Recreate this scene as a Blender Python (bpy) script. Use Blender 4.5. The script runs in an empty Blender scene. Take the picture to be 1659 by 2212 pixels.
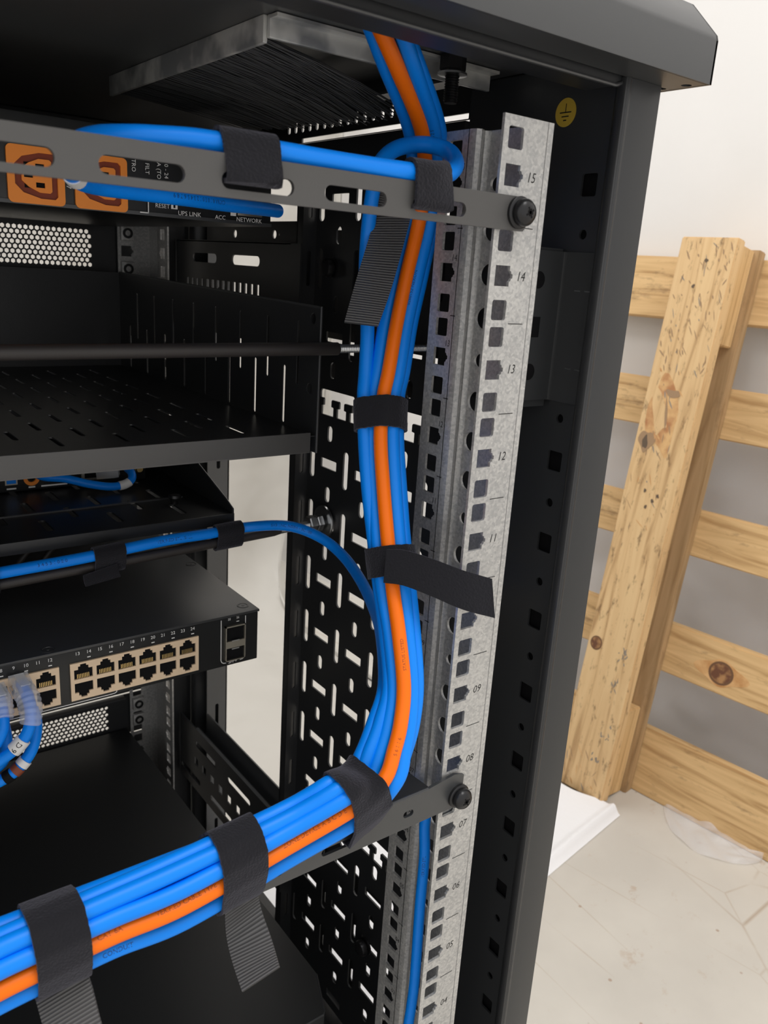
import bpy, bmesh, math, random
from mathutils import Vector, Matrix
from mathutils.geometry import delaunay_2d_cdt
random.seed(7)
S = 0.001                      # the script is written in millimetres
SC = bpy.context.scene
COL = SC.collection
# ------------------------------------------------------------------ camera
cam_d = bpy.data.cameras.new('camera'); cam = bpy.data.objects.new('camera', cam_d); COL.objects.link(cam)
RX = Vector((0.80076078, -0.59563194, 0.06328319)); RY = Vector((-0.12102242, -0.26435696, -0.95680143)); RZ = Vector((0.58663084, 0.75851037, -0.28377151))
mw = Matrix((( RX.x, -RY.x, -RZ.x, -287.355*S), (RX.y, -RY.y, -RZ.y, -292.119*S), (RX.z, -RY.z, -RZ.z, 622.233*S), (0, 0, 0, 1)))
cam.matrix_world = mw
cam_d.sensor_fit = 'VERTICAL'; cam_d.sensor_height = 36.0; cam_d.sensor_width = 27.0
cam_d.lens = 1775.878*36.0/2212.0
cam_d.clip_start = 0.02; cam_d.clip_end = 30
cam_d.dof.use_dof = True; cam_d.dof.focus_distance = 0.50; cam_d.dof.aperture_fstop = 18.0
SC.camera = cam
# ------------------------------------------------------------------ light
SC.view_settings.view_transform = 'Standard'; SC.view_settings.look = 'None'
SC.view_settings.gamma = 1.0; SC.view_settings.use_curve_mapping = False
SC.view_settings.exposure = 0.32
W = bpy.data.worlds.new('room_light'); SC.world = W; W.use_nodes = True
W.node_tree.nodes['Background'].inputs[0].default_value = (1.0, 0.98, 0.96, 1)
W.node_tree.nodes['Background'].inputs[1].default_value = 0.8
def area(name, loc, rot, sx, sy, power, col=(1, 1, 1)):
    d = bpy.data.lights.new(name, 'AREA'); d.shape = 'RECTANGLE'; d.size = sx; d.size_y = sy; d.energy = power; d.color = col
    o = bpy.data.objects.new(name, d); o.location = loc; o.rotation_euler = rot; COL.objects.link(o); return o
area('ceiling_panel_light', (0.15, -0.75, 2.35), (0, 0, 0), 0.6, 1.2, 15, (1, 0.98, 0.95))
area('ceiling_panel_light', (-1.2, 0.3, 2.35), (0, 0, 0), 0.6, 1.2, 9, (1, 0.98, 0.95))
area('ceiling_panel_light', (0.1, 1.05, 2.35), (0, 0, 0), 0.9, 0.6, 10, (1, 0.97, 0.93))

# ------------------------------------------------------------------ materials
def mat(name, base=(.5, .5, .5), rough=.5, metal=0.0, spec=.5, noise=None, bump=None, **kw):
    m = bpy.data.materials.new(name); m.use_nodes = True
    nt = m.node_tree; N = nt.nodes; L = nt.links; b = N['Principled BSDF']
    b.inputs['Base Color'].default_value = (*base, 1); b.inputs['Roughness'].default_value = rough
    b.inputs['Metallic'].default_value = metal; b.inputs['Specular IOR Level'].default_value = spec
    for k, v in kw.items(): b.inputs[k.replace('_', ' ')].default_value = v
    tc = N.new('ShaderNodeTexCoord')
    if noise:      # (scale, detail, colour a, colour b, lo, hi)
        n = N.new('ShaderNodeTexNoise'); n.inputs['Scale'].default_value = noise[0]; n.inputs['Detail'].default_value = noise[1]
        r = N.new('ShaderNodeValToRGB'); r.color_ramp.elements[0].position = noise[4]; r.color_ramp.elements[1].position = noise[5]
        r.color_ramp.elements[0].color = (*noise[2], 1); r.color_ramp.elements[1].color = (*noise[3], 1)
        L.new(tc.outputs['Object'], n.inputs['Vector']); L.new(n.outputs['Fac'], r.inputs['Fac']); L.new(r.outputs['Color'], b.inputs['Base Color'])
    if bump:       # (scale, strength, distance in metres)
        n = N.new('ShaderNodeTexNoise'); n.inputs['Scale'].default_value = bump[0]; n.inputs['Detail'].default_value = 3
        u = N.new('ShaderNodeBump'); u.inputs['Strength'].default_value = bump[1]; u.inputs['Distance'].default_value = bump[2]
        L.new(tc.outputs['Object'], n.inputs['Vector']); L.new(n.outputs['Fac'], u.inputs['Height']); L.new(u.outputs['Normal'], b.inputs['Normal'])
    return m
M = {}
M['black'] = mat('black_powder_coat', (.020, .021, .023), .38, spec=.5, bump=(900, .12, .0004))
M['satin'] = mat('satin_black_paint', (.036, .038, .041), .37, spec=.8, bump=(1500, .08, .0002))
M['matt'] = mat('matt_black_steel', (.08, .078, .077), .5, spec=.5, bump=(1800, .2, .0002))
M['case'] = mat('black_equipment_case', (.012, .013, .014), .38, spec=.5, bump=(1500, .1, .0002))
M['roofin'] = mat('roof_underside_paint', (.06, .063, .066), .4, spec=.6, bump=(1500, .1, .0002))
M['post'] = mat('satin_black_post', (.020, .021, .023), .33, spec=.6, bump=(1500, .08, .0002))
M['void'] = mat('dark_recess', (.004, .004, .005), .8, spec=.2)
M['zinc'] = mat('bright_zinc', (.62, .63, .64), .28, metal=1.0)
M['blackscrew'] = mat('black_oxide_screw', (.03, .03, .032), .3, metal=.6)
M['sleeve'] = mat('black_rod_sleeve', (.028, .024, .023), .5)
M['white'] = mat('white_print', (.85, .85, .85), .6)
M['ink'] = mat('black_ink', (.01, .01, .01), .6)
M['blue'] = mat('blue_cable_jacket', (.0, .25, .97), .42, spec=.3, bump=(260, .08, .0006))
M['orange'] = mat('orange_cable_jacket', (1.0, .18, .0), .42, spec=.3, bump=(260, .08, .0006))
M['print_blue'] = mat('dark_cable_print', (.0, .05, .25), .6)
M['print_or'] = mat('dark_cable_print_orange', (.35, .06, .01), .6)
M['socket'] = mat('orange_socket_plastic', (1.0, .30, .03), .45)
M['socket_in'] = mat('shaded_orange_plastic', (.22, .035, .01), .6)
M['ports'] = mat('tan_port_shield', (.86, .66, .46), .45, metal=.1)
M['gold'] = mat('gold_contact', (.85, .6, .25), .3, metal=1)
M['tin'] = mat('tinned_cage', (.45, .42, .36), .35, metal=.9)
M['label'] = mat('white_label', (.8, .8, .8), .5)
M['brown'] = mat('brown_marker', (.22, .05, .02), .5)
M['clear'] = mat('clear_plastic', (.92, .93, .96), .12, Transmission_Weight=.9, IOR=1.35)
M['yellow'] = mat('yellow_sticker', (.62, .42, .05), .5)
M['bristle'] = mat('black_nylon_bristle', (.045, .047, .05), .35)
M['alu'] = mat('brush_holder_strip', (.30, .31, .32), .35, metal=.35, noise=(40, 3, (.30, .31, .32), (.75, .75, .73), .4, .6))
M['foam'] = mat('white_foam_sheet', (.86, .87, .9), .6, bump=(60, .2, .004))
M['drape'] = mat('hanging_white_sheet', (.57, .55, .51), .5, bump=(4, .7, .04))
M['wall'] = mat('painted_wall', (.80, .78, .76), .6, noise=(3, 4, (.77, .755, .735), (.83, .815, .80), .35, .65), bump=(30, .05, .002))
M['plastic'] = mat('thin_clear_film', (.9, .9, .93), .18, Transmission_Weight=1.0, IOR=1.1)
def film():
    m = M['plastic']; nt = m.node_tree; N = nt.nodes; L = nt.links; b = N['Principled BSDF']
    t = N.new('ShaderNodeBsdfTransparent'); x = N.new('ShaderNodeMixShader'); g = N.new('ShaderNodeBsdfPrincipled')
    g.inputs['Base Color'].default_value = (.9, .89, .92, 1); g.inputs['Roughness'].default_value = .25
    x.inputs[0].default_value = .2; L.new(t.outputs[0], x.inputs[1]); L.new(g.outputs[0], x.inputs[2]); L.new(x.outputs[0], N['Material Output'].inputs['Surface'])
film()
def boot_mat():
    m = mat('clear_boot_plastic', (.9, .92, .96), .08); nt = m.node_tree; N = nt.nodes; L = nt.links; b = N['Principled BSDF']
    t = N.new('ShaderNodeBsdfTransparent'); x = N.new('ShaderNodeMixShader'); x.inputs[0].default_value = .32
    L.new(t.outputs[0], x.inputs[1]); L.new(b.outputs[0], x.inputs[2]); L.new(x.outputs[0], N['Material Output'].inputs['Surface']); M['boot'] = m; M['clear'] = m
boot_mat()
def node_mats():
    # galvanised steel with spangle
    m = mat('galvanised_steel', (.5, .5, .5), .4, metal=.5); nt = m.node_tree; N = nt.nodes; L = nt.links; b = N['Principled BSDF']
    tc = N.new('ShaderNodeTexCoord'); v = N.new('ShaderNodeTexVoronoi'); v.inputs['Scale'].default_value = 760; v.feature = 'F1'
    n1 = N.new('ShaderNodeTexNoise'); n1.inputs['Scale'].default_value = 480; n1.inputs['Detail'].default_value = 4
    n2 = N.new('ShaderNodeTexNoise'); n2.inputs['Scale'].default_value = 18; n2.inputs['Detail'].default_value = 3
    a = N.new('ShaderNodeMix'); a.data_type = 'FLOAT'; a.inputs[0].default_value = .5
    r = N.new('ShaderNodeValToRGB'); r.color_ramp.elements[0].position = .34; r.color_ramp.elements[1].position = .68
    r.color_ramp.elements[0].color = (.40, .40, .40, 1); r.color_ramp.elements[1].color = (.58, .575, .56, 1)
    L.new(tc.outputs['Object'], v.inputs['Vector']); L.new(tc.outputs['Object'], n1.inputs['Vector']); L.new(tc.outputs['Object'], n2.inputs['Vector'])
    L.new(n1.outputs['Fac'], a.inputs[2]); sp = N.new('ShaderNodeSeparateColor'); L.new(v.outputs['Color'], sp.inputs[0]); L.new(sp.outputs[0], a.inputs[3])
    a2 = N.new('ShaderNodeMix'); a2.data_type = 'FLOAT'; a2.inputs[0].default_value = .35; L.new(a.outputs[0], a2.inputs[2]); L.new(n2.outputs['Fac'], a2.inputs[3])
    L.new(a2.outputs[0], r.inputs['Fac']); L.new(r.outputs['Color'], b.inputs['Base Color'])
    rr = N.new('ShaderNodeMapRange'); rr.inputs[3].default_value = .33; rr.inputs[4].default_value = .5; L.new(a.outputs[0], rr.inputs[0]); L.new(rr.outputs[0], b.inputs['Roughness'])
    M['galv'] = m
    # hook and loop fabric
    m = mat('black_hook_and_loop_fabric', (.014, .014, .017), .95, spec=.15); nt = m.node_tree; N = nt.nodes; L = nt.links; b = N['Principled BSDF']
    b.inputs['Sheen Weight'].default_value = .35; b.inputs['Sheen Roughness'].default_value = .5; b.inputs['Sheen Tint'].default_value = (.5, .5, .6, 1)
    tc = N.new('ShaderNodeTexCoord'); n = N.new('ShaderNodeTexNoise'); n.inputs['Scale'].default_value = 900; n.inputs['Detail'].default_value = 5
    u = N.new('ShaderNodeBump'); u.inputs['Strength'].default_value = .8; u.inputs['Distance'].default_value = .0008
    L.new(tc.outputs['Object'], n.inputs['Vector']); L.new(n.outputs['Fac'], u.inputs['Height']); L.new(u.outputs['Normal'], b.inputs['Normal'])
    M['velcro'] = m
    # ribbed hook side, ribs across the strap's length (uses UV, v runs along the strap in metres)
    m = mat('ribbed_hook_tape', (.055, .053, .055), .33, spec=.5); nt = m.node_tree; N = nt.nodes; L = nt.links; b = N['Principled BSDF']
    tc = N.new('ShaderNodeTexCoord'); mp = N.new('ShaderNodeMapping'); mp.inputs['Scale'].default_value = (0, 1, 1)
    w = N.new('ShaderNodeTexWave'); w.wave_type = 'BANDS'; w.bands_direction = 'Y'; w.inputs['Scale'].default_value = 210
    r = N.new('ShaderNodeValToRGB'); r.color_ramp.elements[0].color = (.045, .044, .045, 1); r.color_ramp.elements[1].color = (.12, .118, .12, 1)
    u = N.new('ShaderNodeBump'); u.inputs['Strength'].default_value = .7; u.inputs['Distance'].default_value = .0004
    L.new(tc.outputs['UV'], mp.inputs['Vector']); L.new(mp.outputs[0], w.inputs['Vector']); L.new(w.outputs['Fac'], u.inputs['Height']); L.new(u.outputs['Normal'], b.inputs['Normal'])
    L.new(w.outputs['Fac'], r.inputs['Fac']); L.new(r.outputs['Color'], b.inputs['Base Color'])
    M['hook'] = m
    # wood; object axes: boards are built with their length along local x
    def wood(name, c1, c2, c3, sc, knots):
        m = mat(name, c1, .62, spec=.3); nt = m.node_tree; N = nt.nodes; L = nt.links; b = N['Principled BSDF']
        tc = N.new('ShaderNodeTexCoord'); mp = N.new('ShaderNodeMapping'); mp.inputs['Scale'].default_value = (3.0, 46, 46)
        nz = N.new('ShaderNodeTexNoise'); nz.inputs['Scale'].default_value = 1.6; nz.inputs['Detail'].default_value = 6; nz.inputs['Distortion'].default_value = 1.2
        r = N.new('ShaderNodeValToRGB'); e = r.color_ramp.elements; e[0].position = .3; e[0].color = (*c2, 1); e[1].position = .62; e[1].color = (*c1, 1)
        e.new(.45).color = (*c3, 1)
        L.new(tc.outputs['Object'], mp.inputs['Vector']); L.new(mp.outputs[0], nz.inputs['Vector']); L.new(nz.outputs['Fac'], r.inputs['Fac'])
        n2 = N.new('ShaderNodeTexNoise'); n2.inputs['Scale'].default_value = sc; n2.inputs['Detail'].default_value = 8; n2.inputs['Roughness'].default_value = .7
        mp2 = N.new('ShaderNodeMapping'); mp2.inputs['Scale'].default_value = (1, 3.0, 3.0); L.new(tc.outputs['Object'], mp2.inputs['Vector']); L.new(mp2.outputs[0], n2.inputs['Vector'])
        r2 = N.new('ShaderNodeValToRGB'); r2.color_ramp.elements[0].position = .56; r2.color_ramp.elements[1].position = .68
        r2.color_ramp.elements[0].color = (0, 0, 0, 1); r2.color_ramp.elements[1].color = (knots, knots, knots, 1); L.new(n2.outputs['Fac'], r2.inputs['Fac'])
        mx = N.new('ShaderNodeMix'); mx.data_type = 'RGBA'; mx.inputs[7].default_value = (.20, .12, .06, 1)
        L.new(r2.outputs['Color'], mx.inputs[0]); L.new(r.outputs['Color'], mx.inputs[6]); L.new(mx.outputs[2], b.inputs['Base Color'])
        u = N.new('ShaderNodeBump'); u.inputs['Strength'].default_value = .25; u.inputs['Distance'].default_value = .0015
        L.new(nz.outputs['Fac'], u.inputs['Height']); L.new(u.outputs['Normal'], b.inputs['Normal'])
        return m
    M['wood'] = wood('pale_pallet_wood', (.74, .50, .25), (.44, .26, .11), (.64, .42, .20), 20, .5)
    M['wood2'] = wood('mottled_pallet_wood', (.76, .53, .28), (.46, .28, .13), (.70, .47, .24), 34, .95)
    M['wood3'] = wood('brown_pallet_wood', (.48, .32, .17), (.28, .17, .08), (.40, .26, .13), 12, .5)
    M['knot'] = mat('wood_knot', (.30, .13, .05), .6, noise=(90, 3, (.42, .22, .09), (.15, .06, .03), .4, .6))
    M['knotring'] = mat('wood_stain', (.62, .32, .12), .6, noise=(50, 4, (.50, .24, .08), (.72, .44, .20), .35, .65))
    # floor: painted concrete with scratches
    m = mat('painted_concrete_floor', (.6, .58, .53), .42, spec=.4); nt = m.node_tree; N = nt.nodes; L = nt.links; b = N['Principled BSDF']
    tc = N.new('ShaderNodeTexCoord')
    n = N.new('ShaderNodeTexNoise'); n.inputs['Scale'].default_value = 4; n.inputs['Detail'].default_value = 6
    r = N.new('ShaderNodeValToRGB'); r.color_ramp.elements[0].color = (.56, .535, .49, 1); r.color_ramp.elements[1].color = (.68, .655, .60, 1); r.color_ramp.elements[0].position = .35; r.color_ramp.elements[1].position = .65
    L.new(tc.outputs['Object'], n.inputs['Vector']); L.new(n.outputs['Fac'], r.inputs['Fac'])
    col = r.outputs['Color']
    def layer(col, fac, c, k):      # mix a mark of colour c over col where fac is high
        x = N.new('ShaderNodeMix'); x.data_type = 'RGBA'; x.inputs[7].default_value = (*c, 1)
        mu = N.new('ShaderNodeMath'); mu.operation = 'MULTIPLY'; mu.inputs[1].default_value = k; L.new(fac, mu.inputs[0])
        L.new(mu.outputs[0], x.inputs[0]); L.new(col, x.inputs[6]); return x.outputs[2]
    def ramp(src, a, b_, inv=False):
        q = N.new('ShaderNodeMapRange'); q.clamp = True; q.inputs[1].default_value = a; q.inputs[2].default_value = b_
        q.inputs[3].default_value = 1.0 if inv else 0.0; q.inputs[4].default_value = 0.0 if inv else 1.0; L.new(src, q.inputs[0]); return q.outputs[0]
    def mul(a, b_):
        q = N.new('ShaderNodeMath'); q.operation = 'MULTIPLY'; L.new(a, q.inputs[0]); L.new(b_, q.inputs[1]); return q.outputs[0]
    for (sc, wd, c, k, off) in ((3.2, .006, (.42, .33, .25), .8, 0), (7.5, .004, (.46, .38, .30), .7, 3.1)):   # broken hairline scratches
        mp = N.new('ShaderNodeMapping'); mp.inputs['Location'].default_value = (off, off, 0); mp.inputs['Rotation'].default_value = (0, 0, off); mp.inputs['Scale'].default_value = (1, .45, 1); L.new(tc.outputs['Object'], mp.inputs['Vector'])
        v = N.new('ShaderNodeTexVoronoi'); v.feature = 'DISTANCE_TO_EDGE'; v.inputs['Scale'].default_value = sc; L.new(mp.outputs[0], v.inputs['Vector'])
        g = N.new('ShaderNodeTexNoise'); g.inputs['Scale'].default_value = 7; g.inputs['Detail'].default_value = 8; L.new(mp.outputs[0], g.inputs['Vector'])
        col = layer(col, mul(ramp(v.outputs['Distance'], 0, wd*sc/4, True), ramp(g.outputs['Fac'], .46, .56)), c, k)
    g = N.new('ShaderNodeTexNoise'); g.inputs['Scale'].default_value = 38; g.inputs['Detail'].default_value = 6; g.inputs['Roughness'].default_value = .7; L.new(tc.outputs['Object'], g.inputs['Vector'])
    g2 = N.new('ShaderNodeTexNoise'); g2.inputs['Scale'].default_value = 5; L.new(tc.outputs['Object'], g2.inputs['Vector'])
    col = layer(col, mul(ramp(g.outputs['Fac'], .60, .68), ramp(g2.outputs['Fac'], .42, .56)), (.45, .33, .24), .6)
    v = N.new('ShaderNodeTexVoronoi'); v.inputs['Scale'].default_value = 27; L.new(tc.outputs['Object'], v.inputs['Vector'])
    q = N.new('ShaderNodeValToRGB'); q.color_ramp.elements[0].position = .04; q.color_ramp.elements[1].position = .07
    q.color_ramp.elements[0].color = (.7, .7, .7, 1); q.color_ramp.elements[1].color = (0, 0, 0, 1); L.new(v.outputs['Distance'], q.inputs['Fac'])
    x = N.new('ShaderNodeMix'); x.data_type = 'RGBA'; x.inputs[7].default_value = (.36, .24, .17, 1); L.new(q.outputs['Color'], x.inputs[0]); L.new(col, x.inputs[6])
    L.new(x.outputs[2], b.inputs['Base Color'])
    M['floor'] = m
node_mats()

# ------------------------------------------------------------------ mesh building
def fill(polys):
    # triangles (as index triples into the flattened loops) of polys[0] minus the other loops
    vs = []; fc = []
    for P in polys:
        k0 = len(vs); ar = sum(P[i][0]*P[(i+1) % len(P)][1]-P[(i+1) % len(P)][0]*P[i][1] for i in range(len(P)))
        if ar < 0:
            fc.append(list(range(k0+len(P)-1, k0-1, -1))); vs += [Vector((p[0], p[1])) for p in P]; continue
        fc.append(list(range(len(vs), len(vs)+len(P)))); vs += [Vector((p[0], p[1])) for p in P]
    V, E, F, ov, oe, of = delaunay_2d_cdt(vs, [], fc, 1, 1e-5, True)
    m = {}
    for i, o in enumerate(ov):
        m[i] = o[0] if o else None
    return [tuple(m[i] for i in f) for f, o in zip(F, of) if o == [0] and all(m[i] is not None for i in f)]
def rrect(cx, cy, w, h, r=0, n=4):
    r = min(r, w/2-1e-4, h/2-1e-4)
    if r <= 0: return [(cx-w/2, cy-h/2), (cx+w/2, cy-h/2), (cx+w/2, cy+h/2), (cx-w/2, cy+h/2)]
    P = []
    for (sx, sy, a0) in ((1, -1, -90), (1, 1, 0), (-1, 1, 90), (-1, -1, 180)):
        for k in range(n+1):
            a = math.radians(a0+90*k/n); P.append((cx+sx*(w/2-r)+r*math.cos(a), cy+sy*(h/2-r)+r*math.sin(a)))
    return P
def circ(cx, cy, r, n=16, ph=0): return [(cx+r*math.cos(2*math.pi*k/n+ph), cy+r*math.sin(2*math.pi*k/n+ph)) for k in range(n)]
def XZ(y0, s=1): return lambda u, v, w: (u, y0+s*w, v)
def YZ(x0, s=1): return lambda u, v, w: (x0+s*w, u, v)
def XY(z0, s=1): return lambda u, v, w: (u, v, z0+s*w)
FONT = {}
def text_geo(s, size):
    k = (s, round(size, 3))
    if k not in FONT:
        c = bpy.data.curves.new('t', 'FONT'); c.body = s; c.size = size; c.align_x = 'CENTER'; c.align_y = 'CENTER'; c.resolution_u = 2
        o = bpy.data.objects.new('t', c); me = bpy.data.meshes.new_from_object(o)
        FONT[k] = ([(v.co.x, v.co.y) for v in me.vertices], [tuple(p.vertices) for p in me.polygons])
        bpy.data.objects.remove(o); bpy.data.curves.remove(c); bpy.data.meshes.remove(me)
    return FONT[k]
class MB:
    def __init__(s): s.v = []; s.f = []; s.m = []; s.mats = []; s.uv = {}
    def mi(s, m):
        if m not in s.mats: s.mats.append(m)
        return s.mats.index(m)
    def add(s, vs, fs, m):
        o = len(s.v); s.v += [tuple(q) for q in vs]; k = s.mi(m)
        for f in fs: s.f.append(tuple(i+o for i in f)); s.m.append(k)
        return s
    def plate(s, outline, holes, t, T, m):
        polys = [outline]+list(holes)
        tris = fill(polys)
        fl = [q for P in polys for q in P]; n = len(fl)
        vs = [T(u, v, 0) for u, v in fl]+[T(u, v, t) for u, v in fl]
        fs = [tuple(f) for f in tris]+[tuple(i+n for i in reversed(f)) for f in tris]
        k = 0
        for P in polys:
            for i in range(len(P)):
                a = k+i; b = k+(i+1) % len(P); fs.append((a, b, b+n, a+n))
            k += len(P)
        return s.add(vs, fs, m)
    def box(s, x0, x1, y0, y1, z0, z1, m, bev=0):
        b = bmesh.new(); bmesh.ops.create_cube(b, size=1)
        for v in b.verts: v.co = Vector(((x0+x1)/2+v.co.x*(x1-x0), (y0+y1)/2+v.co.y*(y1-y0), (z0+z1)/2+v.co.z*(z1-z0)))
        if bev: bmesh.ops.bevel(b, geom=b.edges[:], offset=bev, segments=2, affect='EDGES', profile=.6)
        b.verts.index_update(); s.add([v.co[:] for v in b.verts], [[v.index for v in f.verts] for f in b.faces], m); b.free(); return s
    def prism(s, prof, a0, a1, T, m):     # closed profile (u,v) swept along w
        n = len(prof); vs = [T(u, v, a0) for u, v in prof]+[T(u, v, a1) for u, v in prof]
        fs = [(i, (i+1) % n, (i+1) % n+n, i+n) for i in range(n)]
        tr = fill([prof]); fs += [tuple(t) for t in tr]+[tuple(i+n for i in t) for t in tr]
        return s.add(vs, fs, m)
    def sheet(s, prof, th, a0, a1, T, m):  # open profile given a thickness, swept
        L = []; R = []; n = len(prof)
        for i in range(n):
            p0 = Vector(prof[max(i-1, 0)]); p1 = Vector(prof[i]); p2 = Vector(prof[min(i+1, n-1)])
            d1 = (p1-p0) if i else (p2-p1); d2 = (p2-p1) if i < n-1 else d1; d1 = d1.normalized(); d2 = d2.normalized()
            t = (d1+d2).normalized(); nn = Vector((-t.y, t.x)); k = th/2/max(.35, nn.dot(Vector((-d1.y, d1.x))))
            L.append(tuple(p1+nn*k)); R.append(tuple(p1-nn*k))
        return s.prism(L+R[::-1], a0, a1, T, m)
    def cyl(s, c, ax, r, h, m, n=24, r2=None):
        return s.lathe(c, ax, [(0, 0), (r, 0), (r if r2 is None else r2, h), (0, h)], m, n)
    def lathe(s, c, ax, prof, m, n=24):   # prof = (radius, height along ax)
        ax = Vector(ax).normalized(); up = Vector((0, 0, 1)) if abs(ax.z) < .9 else Vector((1, 0, 0))
        u = ax.cross(up).normalized(); v = ax.cross(u); c = Vector(c); vs = []; fs = []
        for r, h in prof:
            for k in range(n):
                a = 2*math.pi*k/n; vs.append(c+ax*h+(u*math.cos(a)+v*math.sin(a))*max(r, 1e-4))
        for i in range(len(prof)-1):
            for k in range(n): fs.append((i*n+k, i*n+(k+1) % n, (i+1)*n+(k+1) % n, (i+1)*n+k))
        return s.add(vs, fs, m)
    def tube(s, pts, r, m, n=14, fr=None):
        fr = fr or frames(pts); vs = []; fs = []
        for i, (P, T, Nn, B) in enumerate(fr):
            rr = r(i/(len(fr)-1)) if callable(r) else r
            for k in range(n):
                a = 2*math.pi*k/n; vs.append(P+(Nn*math.cos(a)+B*math.sin(a))*rr)
        for i in range(len(fr)-1):
            for k in range(n): fs.append((i*n+k, i*n+(k+1) % n, (i+1)*n+(k+1) % n, (i+1)*n+k))
        fs.append(tuple(range(n))); fs.append(tuple((len(fr)-1)*n+k for k in reversed(range(n))))
        return s.add(vs, fs, m)
    def text(s, t, size, cx, cy, T, m, shear=0, rot=0, lift=.06, sx=1):
        V, F = text_geo(t, size); c, q = math.cos(rot), math.sin(rot)
        P = []
        for x, y in V:
            x = x*sx+shear*y; P.append(T(cx+x*c-y*q, cy+x*q+y*c, lift))
        return s.add(P, F, m)
    def ribbon(s, A, B, th, m, k=6):      # strap between two edge polylines
        A = smooth(A, k); B = smooth(B, k); n = len(A); vs = []; d = 0; dist = []
        for i in range(n):
            t = (A[min(i+1, n-1)]-A[max(i-1, 0)]).normalized(); nn = t.cross(B[i]-A[i]).normalized()*th/2
            vs += [A[i]+nn, B[i]+nn, B[i]-nn, A[i]-nn]
            if i: d += (A[i]-A[i-1]).length
            dist.append(d)
        o = len(s.v)
        for i in range(n):
            for j, u in enumerate((0, 1, 1, 0)): s.uv[o+4*i+j] = (u, dist[i]*S)
        fs = [(4*i+j, 4*i+(j+1) % 4, 4*i+4+(j+1) % 4, 4*i+4+j) for i in range(n-1) for j in range(4)]
        fs += [(0, 1, 2, 3), (4*n-4, 4*n-1, 4*n-2, 4*n-3)]
        return s.add(vs, fs, m)
    def build(s, name, parent=None, loc=None, ang=35, kind=None, label=None, cat=None, group=None, rot=None):
        xs = [q[0] for q in s.v]; ys = [q[1] for q in s.v]; zs = [q[2] for q in s.v]
        base = Vector(parent['_o']) if parent is not None else Vector(loc if loc else ((min(xs)+max(xs))/2, (min(ys)+max(ys))/2, min(zs)))
        me = bpy.data.meshes.new(name)
        me.from_pydata([((q[0]-base.x)*S, (q[1]-base.y)*S, (q[2]-base.z)*S) for q in s.v], [], s.f)
        for k in s.mats: me.materials.append(M[k])
        me.polygons.foreach_set('material_index', s.m)
        if s.uv:
            ul = me.uv_layers.new(name='UVMap')
            for lp in me.loops: ul.data[lp.index].uv = s.uv.get(lp.vertex_index, (0, 0))
        b = bmesh.new(); b.from_mesh(me); bmesh.ops.recalc_face_normals(b, faces=b.faces[:]); c = math.radians(ang)
        for f in b.faces: f.smooth = True
        for e in b.edges: e.smooth = len(e.link_faces) == 2 and e.calc_face_angle(0) < c
        b.to_mesh(me); b.free()
        o = bpy.data.objects.new(name, me); COL.objects.link(o)
        if parent is not None: o.parent = parent
        else: o.location = base*S
        o['_o'] = base[:]
        tag(o, label, cat, group, kind); return o
def tag(o, label=None, cat=None, group=None, kind=None):
    for k, v in (('label', label), ('category', cat), ('group', group), ('kind', kind)):
        if v: o[k] = v
    return o
def thing(name, loc, label, cat, group=None):
    o = bpy.data.objects.new(name, None); o.empty_display_size = .02; COL.objects.link(o); o.location = Vector(loc)*S; o['_o'] = tuple(float(c) for c in loc)
    return tag(o, label, cat, group)
def smooth(P, k=6):
    P = [Vector(q) for q in P]; out = []
    if len(P) < 3: return [P[0].lerp(P[-1], i/k) for i in range(k+1)]
    for i in range(len(P)-1):
        a = P[i-1] if i else P[0]*2-P[1]; b = P[i]; c = P[i+1]; d = P[i+2] if i+2 < len(P) else P[-1]*2-P[-2]
        for j in range(k):
            t = j/k; out.append(.5*((2*b)+(c-a)*t+(2*a-5*b+4*c-d)*t*t+(3*b-a-3*c+d)*t*t*t))
    out.append(P[-1]); return out
def frames(pts):
    P = [Vector(q) for q in pts]; n = len(P); fr = []; N0 = None
    for i in range(n):
        T = (P[min(i+1, n-1)]-P[max(i-1, 0)]).normalized()
        if N0 is None:
            up = Vector((0, 0, 1)) if abs(T.z) < .8 else Vector((0, 1, 0)); N0 = (up-T*up.dot(T)).normalized()
        else: N0 = (N0-T*N0.dot(T)).normalized()
        fr.append((P[i], T, N0, T.cross(N0)))
    return fr
# ------------------------------------------------------------------ the room
U = 44.45; HK = 15.875
FZ = -110.0
nW = Vector((.99361, .11286, 0)); dW = Vector((-.112858, .993611, 0))
kW = nW.dot(Vector((693.3, 325.5, -110)))+152
def wallbox(name, c, d, length, height, out, m='wall'):
    b = MB(); c = Vector(c); d = Vector(d); n = Vector((d.y, -d.x, 0))*out
    vs = []
    for a in (0, length):
        for t in (0, 100):
            q = c+d*a+n*t; vs += [(q.x, q.y, FZ), (q.x, q.y, FZ+height)]
    b.add(vs, [(0, 1, 5, 4), (2, 3, 7, 6), (0, 2, 3, 1), (4, 5, 7, 6), (0, 4, 6, 2), (1, 3, 7, 5)], m)
    return b.build(name, kind='structure')
MB().box(-2600, 1400, -2400, 2300, FZ-60, FZ, 'floor').build('floor', kind='structure')
wallbox('wall_right', nW*kW-dW*2500, dW, 4700, 2600, 1)
wallbox('wall_back', (-2500, 1750, 0), (1, 0, 0), 3150, 2600, -1)

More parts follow.
